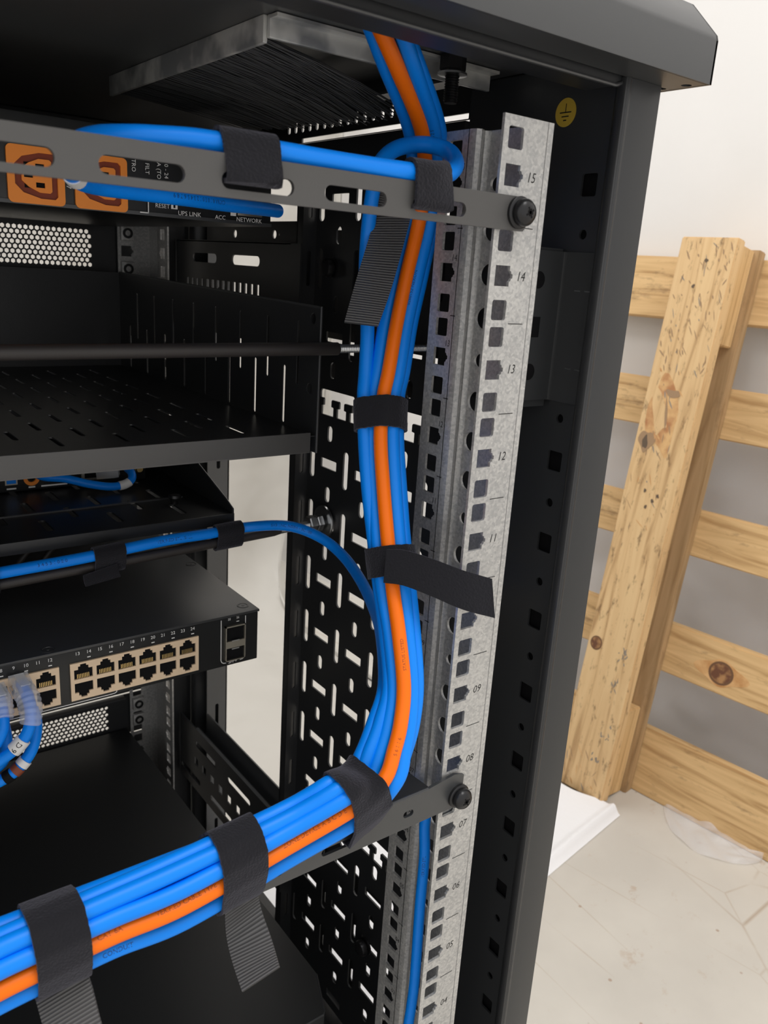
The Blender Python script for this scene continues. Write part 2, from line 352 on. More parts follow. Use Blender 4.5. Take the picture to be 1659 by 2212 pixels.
# ------------------------------------------------------------------ server rack
rack = thing('server_rack', (-232, 240, FZ), 'open black floor-standing server rack with numbered galvanised rails', 'server rack')
def notch(cx, cy, s, sgn):
    h = s/2; P = [(-h, -h), (h, -h), (h, -2.6), (h+.9, -2.2), (h+1.2, -1.2), (h+2.1, -.9), (h+2.1, .9), (h+1.2, 1.2), (h+.9, 2.2), (h, 2.6), (h, h), (-h, h)]
    return [(cx+sgn*x, cy+y) for x, y in P]
def rail(y0, sy, zlo, zhi, numbers=True):
    b = MB()
    H = []
    us = [(n, k) for n in range(1, 16) for k in (-1, 0, 1) if zlo+6 < n*U+k*HK < zhi-6]
    for n, k in us: H.append(notch(0, n*U, 9.5, 1) if k == 0 else rrect(0, n*U+k*HK, 9.5, 9.5, 1.2))
    b.plate([(-8, zlo), (24, zlo), (24, zhi), (-8, zhi)], H, 1.6, XZ(y0, sy), 'galv')
    yy = lambda v: y0+sy*v
    # side web with round holes
    H = []
    for i in range(-26, 5):
        z = 13*U+i*U/2
        if zlo+10 < z < zhi-10: H.append(circ(yy(34.4), z, 5.5 if i % 4 else 3.6, 20))
    b.plate([(yy(.5), zlo), (yy(40.6), zlo), (yy(40.6), zhi), (yy(.5), zhi)], H, 1.6, lambda u, v, w: (24-w, u, v), 'galv')
    # pressed ridge
    prof = [(23.2, 40.6), (22.6, 42.8), (21, 44.2), (19.4, 43.8), (18, 42.4), (16.2, 41.7), (14.6, 42.8), (13.8, 45), (13.8, 47)]
    b.sheet([(x, yy(v)) for x, v in prof], 1.6, zlo, zhi, lambda u, v, w: (u, v, w), 'galv')
    H = []
    for n, k in us: H.append(notch(yy(56), n*U, 9.5, -sy) if k == 0 else rrect(yy(56), n*U+k*HK, 9.5, 9.5, 1.0))
    b.plate([(yy(46.5), zlo), (yy(67), zlo), (yy(67), zhi), (yy(46.5), zhi)], H, 1.6, YZ(13), 'galv')
    # scribed edge line and unit marks
    b.add([XZ(y0-.12*sy)(u, v, 0) for u, v in ((20.2, zlo), (20.5, zlo), (20.5, zhi), (20.2, zhi))], [(0, 1, 2, 3)], 'tick')
    if numbers:
        for n in range(1, 16):
            if n != 10: b.text('%02d' % n, 6.4, 12.6, n*U, XZ(y0, -sy), 'ink', shear=.18, sx=.92)
            b.add([XZ(y0-.1*sy)(u, v, 0) for u, v in ((7, n*U-22.4), (17, n*U-22.4), (17, n*U-22.0), (7, n*U-22.0))], [(0, 1, 2, 3)], 'ink')
            if n != 10: b.text('%02d' % n, 4.8, -50.0*sy-y0, n*U+7.4, lambda u, v, w: (13-w, -u, v), 'ink', shear=.1, sx=.9)
            b.add([(12.85, yy(49.5), n*U-22.4), (12.85, yy(45.5), n*U-22.4), (12.85, yy(45.5), n*U-21.9), (12.85, yy(49.5), n*U-21.9)], [(0, 1, 2, 3)], 'ink')
    return b.build('mounting_rail', rack)
M['tick'] = mat('scribed_line', (.22, .22, .22), .6)
r1 = rail(0, 1, -20, 692)
r2 = rail(500, -1, -20, 692, numbers=False)
for z in (14*U+HK, 14*U-HK, 3*U+HK, 3*U-HK*.2):
    b = MB(); b.box(-6, 6, 494, 499.5, z-6.5, z+6.5, 'galv', .8); b.lathe((0, 494, z), (0, -1, 0), [(4.6, 0), (4.6, 1.5), (2.6, 1.5), (2.6, -2)], 'blackscrew', 20); b.build('cage_nut', r2)
b = MB(); b.box(-5.5, 5.5, 2, 10, 7*U+HK-5.5, 7*U+HK+9.5, 'zinc', .8); b.box(-3, 3, 10, 13, 7*U+HK-3, 7*U+HK+8, 'zinc', .5); b.build('cage_nut', r1)
# corner post, near right
b = MB(); H = []
for i in range(31):
    z = 671.26-25*i
    H.append(circ(18.95, z, 2.6, 16) if i % 2 else rrect(18.95, z, 10.4, 11.5, 1.2))
b.plate([(-1, -60), (118, -60), (118, 731), (-1, 731)], H, 1.4, YZ(75.6), 'satin')
b.sheet([(75.6, -1.2), (64.2, -1.2), (62.6, -2.4), (61.2, -4.4), (60.8, -6.4), (61.4, -8.2), (63, -8.9), (64.4, -8.3), (65.6, -8.3), (67, -8.9), (86.6, -8.9), (88, -7.6), (88, 44)], 1.3, -60, 717, lambda u, v, w: (u, v, w), 'post')
b.tube([(62.2, -8.9, -60), (62.2, -8.9, 717)], .5, 'post', 6); b.tube([(67.2, -8.7, -60), (67.2, -8.7, 717)], .5, 'post', 6)
b.build('corner_post', rack)
# added near-black box, stands in for the shade inside the post holes
MB().box(79, 86, 4, 116, -58, 700, 'void').build('post_hole_shade', rack)
for (x0, x1, y0, y1) in ((64, 88, 459, 508), (-553, -529, -8, 60), (-553, -529, 459, 508)):
    b = MB()
    if x0 == 64: b.plate([(64, -60), (88, -60), (88, 717), (64, 717)], [rrect(76, z, 4, 30, 2) for z in range(-20, 700, 75)], 1.4, XZ(459), 'satin'); b.box(64.2, 87.8, 490, 508, -60, 717, 'satin', 1); b.box(86.5, 88, 459, 490, -60, 717, 'satin')
    else: b.box(x0, x1, y0, y1, -60, 717, 'satin', 2)
    b.build('corner_post', rack)
# hinge bracket inside the post
b = MB()
b.sheet([(30, 29), (70, 29), (73, 28.2), (74.2, 26), (74.2, 4)], 1.4, 556, 637, lambda u, v, w: (u, v, w), 'satin')
b.box(34, 73, 30, 60, 552, 556, 'satin'); b.box(34, 74, 30, 60, 637, 638.5, 'satin')
for z, r in ((621.5, 4.6), (572, 4.6)): b.cyl((55.5, 28.25, z), (0, -1, 0), r, .15, 'void', 20)
b.add([(51, 28.1, 591), (60, 28.1, 591), (60, 28.1, 602), (51, 28.1, 602)], [(0, 1, 2, 3)], 'void')
for z in (617, 575):
    for y in (7, 14): b.box(73.3, 73.6, y, y+4, z-.3, z+.3, 'zinc')
b.build('mounting_bracket', rack)
# top and bottom cross members
b = MB(); P = [(-540, 712.5)]+[(63-5+5*math.sin(a), 717.5-5*math.cos(a)) for a in [math.radians(15*k) for k in range(7)]]+[(63, 731), (-540, 731)]
b.plate(P, [], 1.4, XZ(-6), 'black')
b.tube([(-540, -6.2, 713), (56, -6.2, 713), (60.5, -6.2, 714.5), (62.6, -6.2, 718), (62.6, -6.2, 731)], 1.0, 'satin', 8)
b.tube([(-540, -7, 719.5), (54, -7, 719.5)], .9, 'satin', 8)
b.box(-540, 56, -5, 12, 712.6, 714, 'black')
b.build('cross_beam', rack)
MB().box(-540, 75, 495, 506, 694, 731, 'black', 1).build('cross_beam', rack)
MB().box(72, 84, 118, 459, 688, 711, 'black', 1.5).build('side_beam', rack)
MB().box(80, 82, 118, 300, 566, 648, 'black', .5).build('side_beam', rack); MB().box(80, 82, 118, 300, 535, 556, 'black', .5).build('side_beam', rack)
b = MB(); b.plate([(118, -58), (330, -58), (330, 104), (118, 104)], [rrect(y, z, 7, 14, 3.4) for y in range(140, 325, 48) for z in range(-30, 95, 25)]+[rrect(y+24, z+10, 24, 8, 1) for y in range(140, 300, 48) for z in range(-40, 90, 25)], 1.0, YZ(83), 'black'); b.build('side_beam', rack)
MB().box(-545, 88, -8, 508, -60, -45, 'black', 2).build('base_plate', rack)
for x, y in ((60, 20), (60, 480), (-525, 20), (-525, 480)): MB().cyl((x, y, FZ), (0, 0, 1), 18, 50, 'blackscrew', 24).build('levelling_foot', rack)
MB().box(-556, -554, -6, 506, -58, 716, 'black').build('side_light_block', rack)  # added out of view on the left, blocks light so the interior stays dark
MB().box(28.5, 64, 503, 505, -50, 692, 'black').build('filler_strip', rack)
# roof cover
b = MB()
prof = [(-30, 717), (-30, 736), (-29.2, 738.4), (-13, 754.6), (-10.5, 755.8), (510.5, 755.8), (513, 754.6), (529.2, 738.4), (530, 736), (530, 717)]
n = len(prof); T = lambda u, v, w: (w, u, v)
vs = [T(u, v, -563) for u, v in prof]+[T(u, v, 98) for u, v in prof]
b.add(vs, [(i, i+1, i+1+n, i+n) for i in range(n-1)], 'satin')
ip = [(-28.6, 717), (-28.6, 736), (-12, 753), (512, 753), (528.6, 736), (528.6, 717)]; k = len(ip)
b.add([T(u, v, -562) for u, v in ip]+[T(u, v, 97) for u, v in ip], [(i, i+1, i+1+k, i+k) for i in range(k-1)], 'black')
slots = [rrect(226+11.1*i, 729.9, 4.2, 8.5, 2) for i in range(14)]+[rrect(246, 719.3, 206, 3.4, .5)]
for x in (96.6, -563): b.plate(prof, slots, 1.4, YZ(x), 'satin')
b.plate([(-562.6, -29.6), (97.6, -29.6), (97.6, 100), (90, 100), (90, -8), (-545, -8), (-545, 508), (90, 508), (90, 400), (97.6, 400), (97.6, 529.6), (-562.6, 529.6)], [circ(92.3, -20, 2.6, 14), circ(91.8, -8.2+2, 2.2, 14)], 1.2, XY(717.1), 'satin')
b.build('roof_cover', rack)
b = MB(); b.plate([(-545, -4.5), (75, -4.5), (75, 494), (-545, 494)], [[(-79, 89), (62, 89), (62, 300), (-79, 300)]], 1.4, XY(731.5), 'roofin')
b.build('roof_plate', rack)
bf = MB().box(-79, 62, 88, 90.5, 721.5, 731.4, 'alu', .6).box(-81, -78.5, 90.6, 300, 719.5, 731.4, 'alu', .6).box(-79, 62, 81, 88, 729.5, 731, 'alu')
for y in (110, 282): bf.cyl((-78.4, y, 725), (1, 0, 0), 2.2, .6, 'black', 14)
brush = bf.build('brush_strip', rack)
b = MB()
for i in range(620):
    y = 92+206*random.random(); L = random.uniform(72, 82)+(y-92)*.12; dz = random.uniform(.22, .29)*(1-(y-92)/206*.75); dy = random.uniform(-.06, .10); p0 = Vector((-78, y, random.uniform(721, 724)))
    if random.random() < .06: dy += random.uniform(-.2, .2)
    P = [p0+Vector((1, dy, -dz*(.6+.4*t)))*L*t for t in (0, .35, .7, 1)]
    b.tube(P, .3, 'bristle', 4)
b.build('bristles', brush, kind='stuff')
# hanging bolt
b = MB(); b.lathe((22.7, 75, 731), (0, 0, -1), [(0, 0), (7, 0), (7, 7), (6.5, 7.5), (6.5, 8.5), (0, 8.5)], 'blackscrew', 6)
b.lathe((22.7, 75, 722.5), (0, 0, -1), [(0, 0), (7.8, 0), (7.8, 1), (4, 1.4)], 'zinc', 24)
pr_ = [(3.6, 1.4)]; [pr_.extend([(3.9, 1.8+k*1.25), (3.3, 2.4+k*1.25)]) for k in range(10)]; b.lathe((22.7, 75, 722.5), (0, 0, -1), pr_+[(3.4, 14.5), (0, 14.5)], 'blackscrew', 20)
b.build('roof_bolt', rack)
# grounding sticker
b = MB(); b.plate(circ(41, 708.3, 7.2, 32), [], .2, lambda u, v, w: (75.5-w, u, v), 'yellow')
for (y, z, w, h) in ((41, 710.6, .5, 4.2), (41, 708.3, 8, .6), (41, 706.3, 5, .6), (41, 704.4, 2.2, .6)): b.box(75.2, 75.26, y-w/2, y+w/2, z-h/2, z+h/2, 'ink')
b.build('ground_sticker', rack, label='round yellow grounding sticker with an earth symbol')
# perforated cable tray
b = MB(); H = []
t0 = (508.5, 157.5)
def tz(z): return any(a-14 < z < a+34 for a in t0)
for y in (265, 217.2, 169.6, 121.8):
    for k in range(-7, 8):
        z = 320.6+49.65*k
        if any(abs(z-(a+10)) < 26 for a in t0) or z < -20: continue
        H.append(rrect(y, z, 6.8, 30, 3.3))
for y in (241, 193.4, 145.6):
    for k in range(-7, 8):
        z = 295.8+49.65*k
        if not any(abs(z-(a+10)) < 18 for a in t0): H.append(rrect(y, z, 6.8, 12.6, 3.3))
        z = 320.9+49.65*k
        if not any(abs(z-(a+10)) < 14 for a in t0) and z < 686: H.append(rrect(y, z, 22, 7.6, .8))
for a in t0:
    for ya in (209, 125.5):
        P = [(ya, a), (ya, a+18), (ya+2, a+20), (ya+45.6, a+20), (ya+47.6, a+18), (ya+47.6, a+13), (ya+43.8, a+13), (ya+42.8, a+12), (ya+42.8, a+7.4), (ya+45.4, a+7), (ya+45.4, a)]
        for yc in (ya+26.3, ya+8.8):
            P += [(yc+2.4, a), (yc+2.4, a+7), (yc+5.4, a+7.4), (yc+5.4, a+12), (yc+4.4, a+13), (yc-4.4, a+13), (yc-5.4, a+12), (yc-5.4, a+7.4), (yc-2.4, a+7), (yc-2.4, a)]
        H.append(P)
b.plate([(100, -40), (272, -40), (272, 690), (100, 690)], H, 1.4, YZ(66), 'black')
H = [rrect(60, 320.6+49.65*k, 3.4, 26, 1.6) for k in range(-7, 8)]
b.plate([(54, -40), (67.4, -40), (67.4, 690), (54, 690)], H, 1.4, XZ(272), 'black'); b.plate([(54, -40), (67.4, -40), (67.4, 690), (54, 690)], [], 1.4, XZ(280), 'black'); b.box(54, 55.4, 273, 281, -40, 690, 'black')
tray = b.build('cable_tray_panel', rack)
for (y, z) in ((247, 620), (150, 70), (250, 130)):
    b = MB(); b.lathe((66, y, z), (-1, 0, 0), [(0, 0), (7.5, 0), (7.5, 1.6), (4, 1.6), (4, 9), (0, 9)], 'blackscrew', 20)
    b.lathe((57, y, z), (-1, 0, 0), [(0, -6), (6.6, -6), (6.9, -4), (6.2, -1.5), (4, 0), (0, .6)], 'blackscrew', 24); b.build('tray_bolt', tray)
# depth supports (mounting slides)
b = MB(); H = [rrect(357, 621, 50, 8, 3.8), rrect(437, 621, 50, 8, 3.8)]+[rrect(334.5+10.6*k, 597, 4.8, 11, .6) for k in range(14)]
b.plate([(268, 556), (499, 556), (499, 636), (268, 636)], H, 1.4, YZ(50), 'black'); b.box(50, 60, 283, 499, 635, 636.4, 'satin')
b.plate([(284, 630), (457, 630), (457, 653), (284, 653)], [circ(330, 643, 3.4, 14), circ(322, 643, 1, 8), circ(400, 643, 3.4, 14)], 1.2, YZ(62), 'black')
b.build('depth_support', rack)
b = MB(); H = [rrect(355+77*k, 104-0*k, 50, 7, 3.3) for k in (-1, 0, 1)]+[rrect(356+20*k, 81, 9, 9.5, .8) for k in range(-4, 6)]+[rrect(394+77*k, 58, 50, 7, 3.3) for k in (-1, 0, 1)]
b.plate([(268, 44), (499, 44), (499, 122), (268, 122)], H, 1.4, YZ(50), 'black')
b.sheet([(50, 122), (52, 123), (54, 121), (55, 112), (58, 110), (61, 111), (63, 114), (64, 137)], 1.4, 283, 457, lambda u, v, w: (u, w, v), 'satin')
b.build('depth_support', rack)

# ------------------------------------------------------------------ equipment in the rack
def vent(name, z0, z1, zh0, zh1, label):
    b = MB(); H = []; p = 4.75; j = 0; z = zh0+2.2
    while z < zh1-1.5:
        x = -32.5-(p/2 if j % 2 else 0)
        while x > (-180 if z0 > 300 else -190): H.append(circ(x, z, 2.02, 6, math.pi/6)); x -= p
        z += p*.866; j += 1
    b.plate([(-475, z0), (9, z0), (9, z1), (-475, z1)], H, 1.2, XZ(503), 'black')
    b.box(-455, -14, 495, 503, z1-1.4, z1, 'satin'); b.box(-455, -14, 495, 503, z0, z0+1.4, 'satin')
    return b.build(name, loc=(-232, 503, z0), label=label, cat='vent panel')
vent('vented_blanking_panel', 599, 648.6, 606, 641, 'black vented panel with round holes below the device with orange outlets')
vent('vented_blanking_panel', 112, 160, 122, 152, 'black vented panel with round holes below the network switch')
MB().box(-475, 9, 503, 504.5, 162, 597, 'black').build('blanking_panel', loc=(-232, 503, 162), label='tall plain black blanking panel at the far side behind the shelves', cat='blanking panel')
MB().box(-475, 9, 503, 504.5, -40, 110, 'black').build('blanking_panel', loc=(-232, 503, -40), label='plain black blanking panel at the far side behind the bottom unit', cat='blanking panel')
MB().box(-475, 9, 503, 504.5, 650, 692, 'black').build('blanking_panel', loc=(-232, 503, 650), label='plain black blanking panel at the far side behind the unit with orange outlets', cat='blanking panel')
# shelf 1
sh = thing('rack_shelf', (-232, 310, 508), 'deep black slotted shelf with tall slit side wall, upper of the two shelves', 'shelf', 'shelves in the rack')
b = MB(); H = []
for i in range(12):
    for j in range(8):
        y = 171+45*j+22.5*(i % 2); x = -52-18.2*i
        if y < 460: H.append(rrect(x, y, 3.2, 25, 1.5))
b.plate([(-452, 138), (-12, 138), (-12, 482), (-452, 482)], H, .8, XY(519, -1), 'black')
b.build('shelf_floor', sh)
H = [rrect(162+39.4*k, 567.5, 3.2, 40, 1.5) for k in range(8)]+[rrect(178.5+39.6*k, 539, 3.4, 38, 1.6) for k in range(8)]+[circ(145.4, 590, 3.4, 16), circ(147, 547, 3.4, 16)]
for x in (-13.4, -452):
    b = MB(); b.plate([(137, 508), (482, 508), (482, 603), (137, 597)], H, .8, YZ(x), 'black'); b.tube([(x+.7, 137, 508), (x+.7, 137, 597), (x+.7, 482, 603)], .9, 'satin', 6); b.build('side_wall', sh)
MB().box(-452, -12, 482, 483.4, 508, 603, 'black').build('back_wall', sh)
b = MB(); b.box(-452, -18, 135.6, 137.2, 509.5, 521.5, 'matt', .5); b.box(-452, -18, 136, 142, 508.6, 509.8, 'matt'); b.build('front_lip', sh)
# shelf 2
sh = thing('rack_shelf', (-232, 366, 428), 'black slotted cantilever shelf with sloping side, carrying the small router', 'shelf', 'shelves in the rack')
b = MB(); H = []
for i in range(10):
    for j in range(5):
        x = -46-24*i; y = 276+48*j+24*(i % 2)
        if y < 460: H.append(rrect(x, y, 5, 26, 2.2))
b.plate([(-452, 250), (-12, 250), (-12, 482), (-452, 482)], H, 1.4, XY(437, -1), 'black')
b.box(-452, -30, 304, 306, 437, 438.2, 'satin'); b.lathe((-42, 291, 437), (0, 0, 1), [(3, 0), (3.4, 3), (5, 5), (4.6, 7), (0, 7.6)], 'blackscrew', 20); b.build('shelf_floor', sh)
for x in (-13.4, -452):
    b = MB(); b.plate([(250, 430), (482, 430), (482, 516), (262, 445), (250, 440)], [], 1.4, YZ(x), 'black'); b.tube([(x+.7, 250, 440), (x+.7, 262, 445), (x+.7, 482, 516)], .8, 'satin', 6); b.build('side_wall', sh)
MB().box(-452, -12, 249, 250.2, 428.5, 437, 'black', .4).build('front_lip', sh)
# router
rt = thing('network_router', (-170, 400, 437.5), 'small black router with an orange round socket standing on the slotted shelf', 'router')
b = MB(); b.box(-330, -36, 366, 470, 438, 466, 'case', 1.5); b.build('case', rt)
b = MB(); b.lathe((-128, 366, 448), (0, -1, 0), [(6, 0), (6, .8), (3.4, .8), (3.0, -.2), (0, -.2)], 'socket', 24); b.cyl((-128, 365.9, 448), (0, -1, 0), 2.2, .4, 'void', 12); b.build('power_socket', rt, label='orange ringed round socket')
b = MB(); b.box(-147.5, -138.5, 365.2, 366, 444, 452, 'tin'); b.box(-146.4, -139.6, 364.9, 365.4, 445, 451, 'blue'); b.build('usb_port', rt)
b = MB(); b.box(-90, -66, 364.6, 366, 442, 454, 'tin', .3); b.box(-87.5, -69, 364.3, 364.8, 444, 451, 'void'); b.build('network_port', rt)
b = MB(); b.lathe((-44, 366, 449), (0, -1, 0), [(3.4, 0), (3.4, 5), (2.6, 5.4), (2.6, 8), (0, 8)], 'gold', 12); b.build('antenna_connector', rt, label='brass antenna connector')
b = MB()
for (x, w) in ((-143, 7), (-128, 5), (-114, 14), (-104, 6)): b.box(x-w/2, x+w/2, 365.85, 365.95, 440.2, 441.4, 'white')
b.text('USB', 3, -143, 454.5, XZ(366, -1), 'white'); b.text('LAN', 3, -104, 444, XZ(366, -1), 'white'); b.build('port_markings', rt)
# UPS with orange outlets
up = thing('power_supply_unit', (-232, 330, 642), 'black rack power unit with orange outlets and a network port', 'power supply')
b = MB(); b.box(-452, -12, 203, 495, 643, 689, 'case', 1.2); b.box(-452, -12, 202.2, 203.2, 643, 645, 'satin'); b.build('case', up)
for x in (-122, -157, -192, -227):
    b = MB(); b.plate(rrect(x+1, 658, 29.5, 29, 2.6), [[(x-6, 649), (x+3, 646.5), (x+10.5, 646.5), (x+12, 648), (x+12, 668), (x+10.5, 669.5), (x+3, 669.5), (x-6, 667), (x-10, 663), (x-10, 653)]], 1.4, XZ(201.6), 'socket')
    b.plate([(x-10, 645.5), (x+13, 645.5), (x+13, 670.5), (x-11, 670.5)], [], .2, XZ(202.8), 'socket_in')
    P = [(x-3, 652), (x+2.5, 649.5), (x+8, 649.5), (x+9, 650.5), (x+9, 665.5), (x+8, 666.5), (x+2.5, 666.5), (x-3, 664), (x-6.5, 661), (x-6.5, 655)]
    b.plate(P, [rrect(x+3, 653.3, 4.6, 2.6), rrect(x+3, 662.7, 4.6, 2.6), rrect(x-3, 658, 4.6, 2.6)], 1.2, XZ(201.7), 'socket')
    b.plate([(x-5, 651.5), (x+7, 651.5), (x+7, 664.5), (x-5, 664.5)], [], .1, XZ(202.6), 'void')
    b.build('power_outlet', up, label='orange outlet')
b = MB(); F = XZ(202, -1)
for s_, z, x, y in (('RESET', 3.4, -85.3, 649), ('UPS LINK', 3.6, -68.3, 646), ('ACC', 3.4, -48.1, 645.8), ('NETWORK', 3.6, -28.2, 645.7)): b.text(s_, z, x, y, F, 'white')
b.build('port_names', up); b = MB()
for s_, x, y in (('TRO', -102.4, 669.4), ('FILT', -94.4, 668.6), ('A (TO', -87.4, 668.2), ('0 - 24', -82.9, 668.4)): b.text(s_, 3.4, x, y, F, 'white', rot=-math.pi/2)
b.text('7', 3.6, -139.2, 654, F, 'white', rot=-math.pi/2)
b.build('rating_text', up); b = MB()
b.box(-94.3, -93.7, 201.9, 202, 644.4, 653, 'white'); b.box(-99, -93.7, 201.9, 202, 644.2, 644.8, 'white')
b.box(-80, -76, 201.9, 202, 648, 652, 'white'); b.box(-78.6, -77.4, 201.8, 201.9, 648.6, 651.4, 'void'); b.box(-41.2, -37.4, 201.9, 202, 647.5, 655, 'white'); b.text('S', 3, -39.3, 651, XZ(201.9, -1), 'ink')
b.build('panel_printing', up)
b = MB(); b.box(-36.5, -19.5, 201, 202.4, 648, 662, 'tin', .3); b.box(-34.5, -21.5, 200.7, 201.2, 650, 660, 'void'); b.build('network_port', up)
# network switch
sw = thing('network_switch', (-232, 320, 333), 'black network switch with tan port blocks and white numbering', 'network switch')
b = MB(); b.box(-452, -12, 209, 452, 333, 371.6, 'case', .8); b.box(-452.6, -11.4, 207.6, 452.6, 372, 374, 'satin', .7)
for x, y in ((-16.5, 217), (-14, 315), (-158, 212)): b.lathe((x-3, y+2, 374), (0, 0, 1), [(4.4, 0), (4.4, .25), (3.4, .25), (3.2, -.2), (1.2, -.2), (1, .2), (0, .2)], 'satin', 20)
b.build('case', sw)
def portblock(x0, first, n=6):
    b = MB(); p = 14.55; w = n*p+2.2; H = []
    for i in range(n):
        cx = x0+1.1+p*(i+.5)
        H.append([(cx-6, 351.2), (cx+6, 351.2), (cx+6, 358.2), (cx+3.4, 358.2), (cx+3.4, 360.4), (cx+2, 360.4), (cx+2, 361.8), (cx-2, 361.8), (cx-2, 360.4), (cx-3.4, 360.4), (cx-3.4, 358.2), (cx-6, 358.2)])
        H.append([(cx-6, 348.4), (cx-6, 341.4), (cx-3.4, 341.4), (cx-3.4, 339.2), (cx-2, 339.2), (cx-2, 337.8), (cx+2, 337.8), (cx+2, 339.2), (cx+3.4, 339.2), (cx+3.4, 341.4), (cx+6, 341.4), (cx+6, 348.4)])
    b.plate([(x0, 336.2), (x0+w, 336.2), (x0+w, 363), (x0, 363)], H, 1.6, XZ(207.6), 'ports')
    b.plate([(x0+1, 337), (x0+w-1, 337), (x0+w-1, 362), (x0+1, 362)], [], .1, XZ(208.9), 'void')
    for i in range(n):
        cx = x0+1.1+p*(i+.5)
        for k in range(8): b.box(cx-4.0+k*1.05, cx-3.6+k*1.05, 208.3, 208.7, 351.6, 354.6, 'gold')
    return b.build('port_block', sw, label='tan block of twelve network ports')
portblock(-149.6, 13); portblock(-246, 1); portblock(-343, 1)
b = MB(); F = XZ(209, -1)
for n_ in range(13, 25):
    x = -144.2+7.28*(n_-13); b.text(str(n_), 3.3, x, 369, F, 'white')
    if n_ % 2 == 0: b.box(x-1.1, x+1.1, 208.85, 208.95, 364.9, 365.6, 'white')
for n_ in range(1, 13):
    x = -161.5-7.28*(12-n_); b.text(str(n_), 3.3, x, 368.7, F, 'white')
    if n_ % 2 == 0: b.box(x-1.1, x+1.1, 208.85, 208.95, 364.6, 365.3, 'white')
b.build('port_numbers', sw); b = MB()
b.text('25', 2.4, -35.5, 370, F, 'white'); b.text('26', 2.4, -28.7, 370.2, F, 'white'); b.box(-29.8, -27.6, 208.85, 208.95, 367, 367.6, 'white')
b.text('SFP+', 3.6, -32.4, 335.6, F, 'white')
def line(P, w=.32): b.tube([(x, 208.95, z) for x, z in P], w, 'white', 6)
line([(-42, 370.5), (-42, 338.5), (-41.2, 336.6), (-39.8, 335.8), (-37.8, 335.6)]); line([(-22.4, 370.5), (-22.4, 338.5), (-23, 336.8), (-24.6, 335.8), (-26.6, 335.6)])
b.build('module_marking', sw); b = MB()
line([(-119.2, 336.4), (-119.4, 334.6), (-120.6, 333.9), (-123, 333.7), (-246, 333.7)])
b.build('port_outline', sw)
b = MB(); b.box(-39.4, -38.6, 206.5, 209, 337.5, 365.4, 'tin'); b.box(-24.2, -23.4, 206.5, 209, 337.5, 365.4, 'tin'); b.box(-39.4, -23.4, 206.5, 209, 364.4, 365.4, 'tin'); b.box(-39.4, -23.4, 206.5, 209, 337.5, 338.2, 'tin'); b.box(-38.6, -24.2, 206.8, 209, 347.8, 353.2, 'tin')
b.box(-38.6, -24.2, 208.4, 208.9, 338, 364.6, 'void')
for z in (353.6, 347.2): b.box(-34.5, -28.5, 206.2, 206.9, z-.4, z+.4, 'zinc')
b.build('optical_module_cage', sw)
# bottom unit
b = MB(); P = [(-12, 499), (-12, 108), (-24, 78), (-26, 76), (-452, 76), (-452, 499)]
b.prism(P, 18, 120, lambda u, v, w: (u, v, w), 'case'); b.tube([(-452, 76.4, 119.8), (-26.4, 76.4, 119.8), (-24.3, 78.4, 119.8), (-12.3, 108, 119.8)], .7, 'satin', 6)
b.build('battery_unit', loc=(-232, 290, 18), label='large flat-topped black unit at the bottom of the rack', cat='battery unit')

# ------------------------------------------------------------------ lacing bars
def pan_screw(x, y, z, par):
    b = MB(); b.lathe((x, y, z), (0, -1, 0), [(0, 0), (7.2, 0), (7.2, 1.4), (6, 2.2), (5.6, 2.2), (6.2, 3.4), (6.0, 5.2), (4.8, 6.8), (2.6, 7.6), (1.5, 7.7), (1.0, 6.4), (0, 6.2)], 'blackscrew', 32)
    for a in range(4):
        c = math.cos(a*math.pi/4+.5); s_ = math.sin(a*math.pi/4+.5); l = 2.6 if a % 2 == 0 else 1.7; w = .42
        q = [(x+c*l-s_*w, z+s_*l+c*w), (x-c*l-s_*w, z-s_*l+c*w), (x-c*l+s_*w, z-s_*l-c*w), (x+c*l+s_*w, z+s_*l-c*w)]
        b.prism(q, y-7.75, y-6.5, lambda u, v, w_: (u, w_, v), 'void')
    b.build('screw', par)
bar = thing('cable_lacing_bar', (-232, -3, 643.5), 'flat dark grey slotted lacing bar, upper one of two, holding one cable', 'lacing bar', 'cable lacing bars')
b = MB(); H = [rrect(-44.5-43.8*k, 649, 30, 6.0, 2.9) for k in range(0, 11)]
b.plate([(-476, 643.5), (7, 642.8), (8.6, 644.4), (8.6, 656.2), (7, 657.8), (-476, 658)], H, 2.0, XZ(-3.4), 'matt')
b.build('bar', bar); pan_screw(3, -3.4, 650.8, bar); pan_screw(-470, -3.4, 650.8, bar)
bar2 = thing('cable_lacing_bar', (-232, -3, 328), 'black angled lacing bar, lower one of two, under the thick cable bundle', 'lacing bar', 'cable lacing bars')
b = MB(); H = [rrect(-40.5-40*k, 336.5, 18, 4.4, 2.1) for k in range(0, 11)]; H = [rrect(-33.5, 338.2, 7, 4, 1.9)]+H[1:]
b.plate([(-476, 327), (2, 329.5), (5.5, 331), (6, 349), (-1, 351.5), (-20, 349), (-476, 347.5)], H, 1.8, XZ(-3.4), 'satin')
b.plate([(-18.5, -2), (-19.5, 14), (-440, 14), (-440, -2)], [rrect(-44-40*k, 7, 12, 4.4, 2.1) for k in range(9)], 1.6, lambda u, v, w: (u, v, 348.6-w+(-20-u)*-.003), 'black')
b.tube([(-20, -2.6, 348.4), (-440, -2.6, 347)], 1.0, 'satin', 8)
b.build('bar', bar2); pan_screw(2.6, -3.4, 336.6, bar2); pan_screw(-470, -3.4, 336.6, bar2)

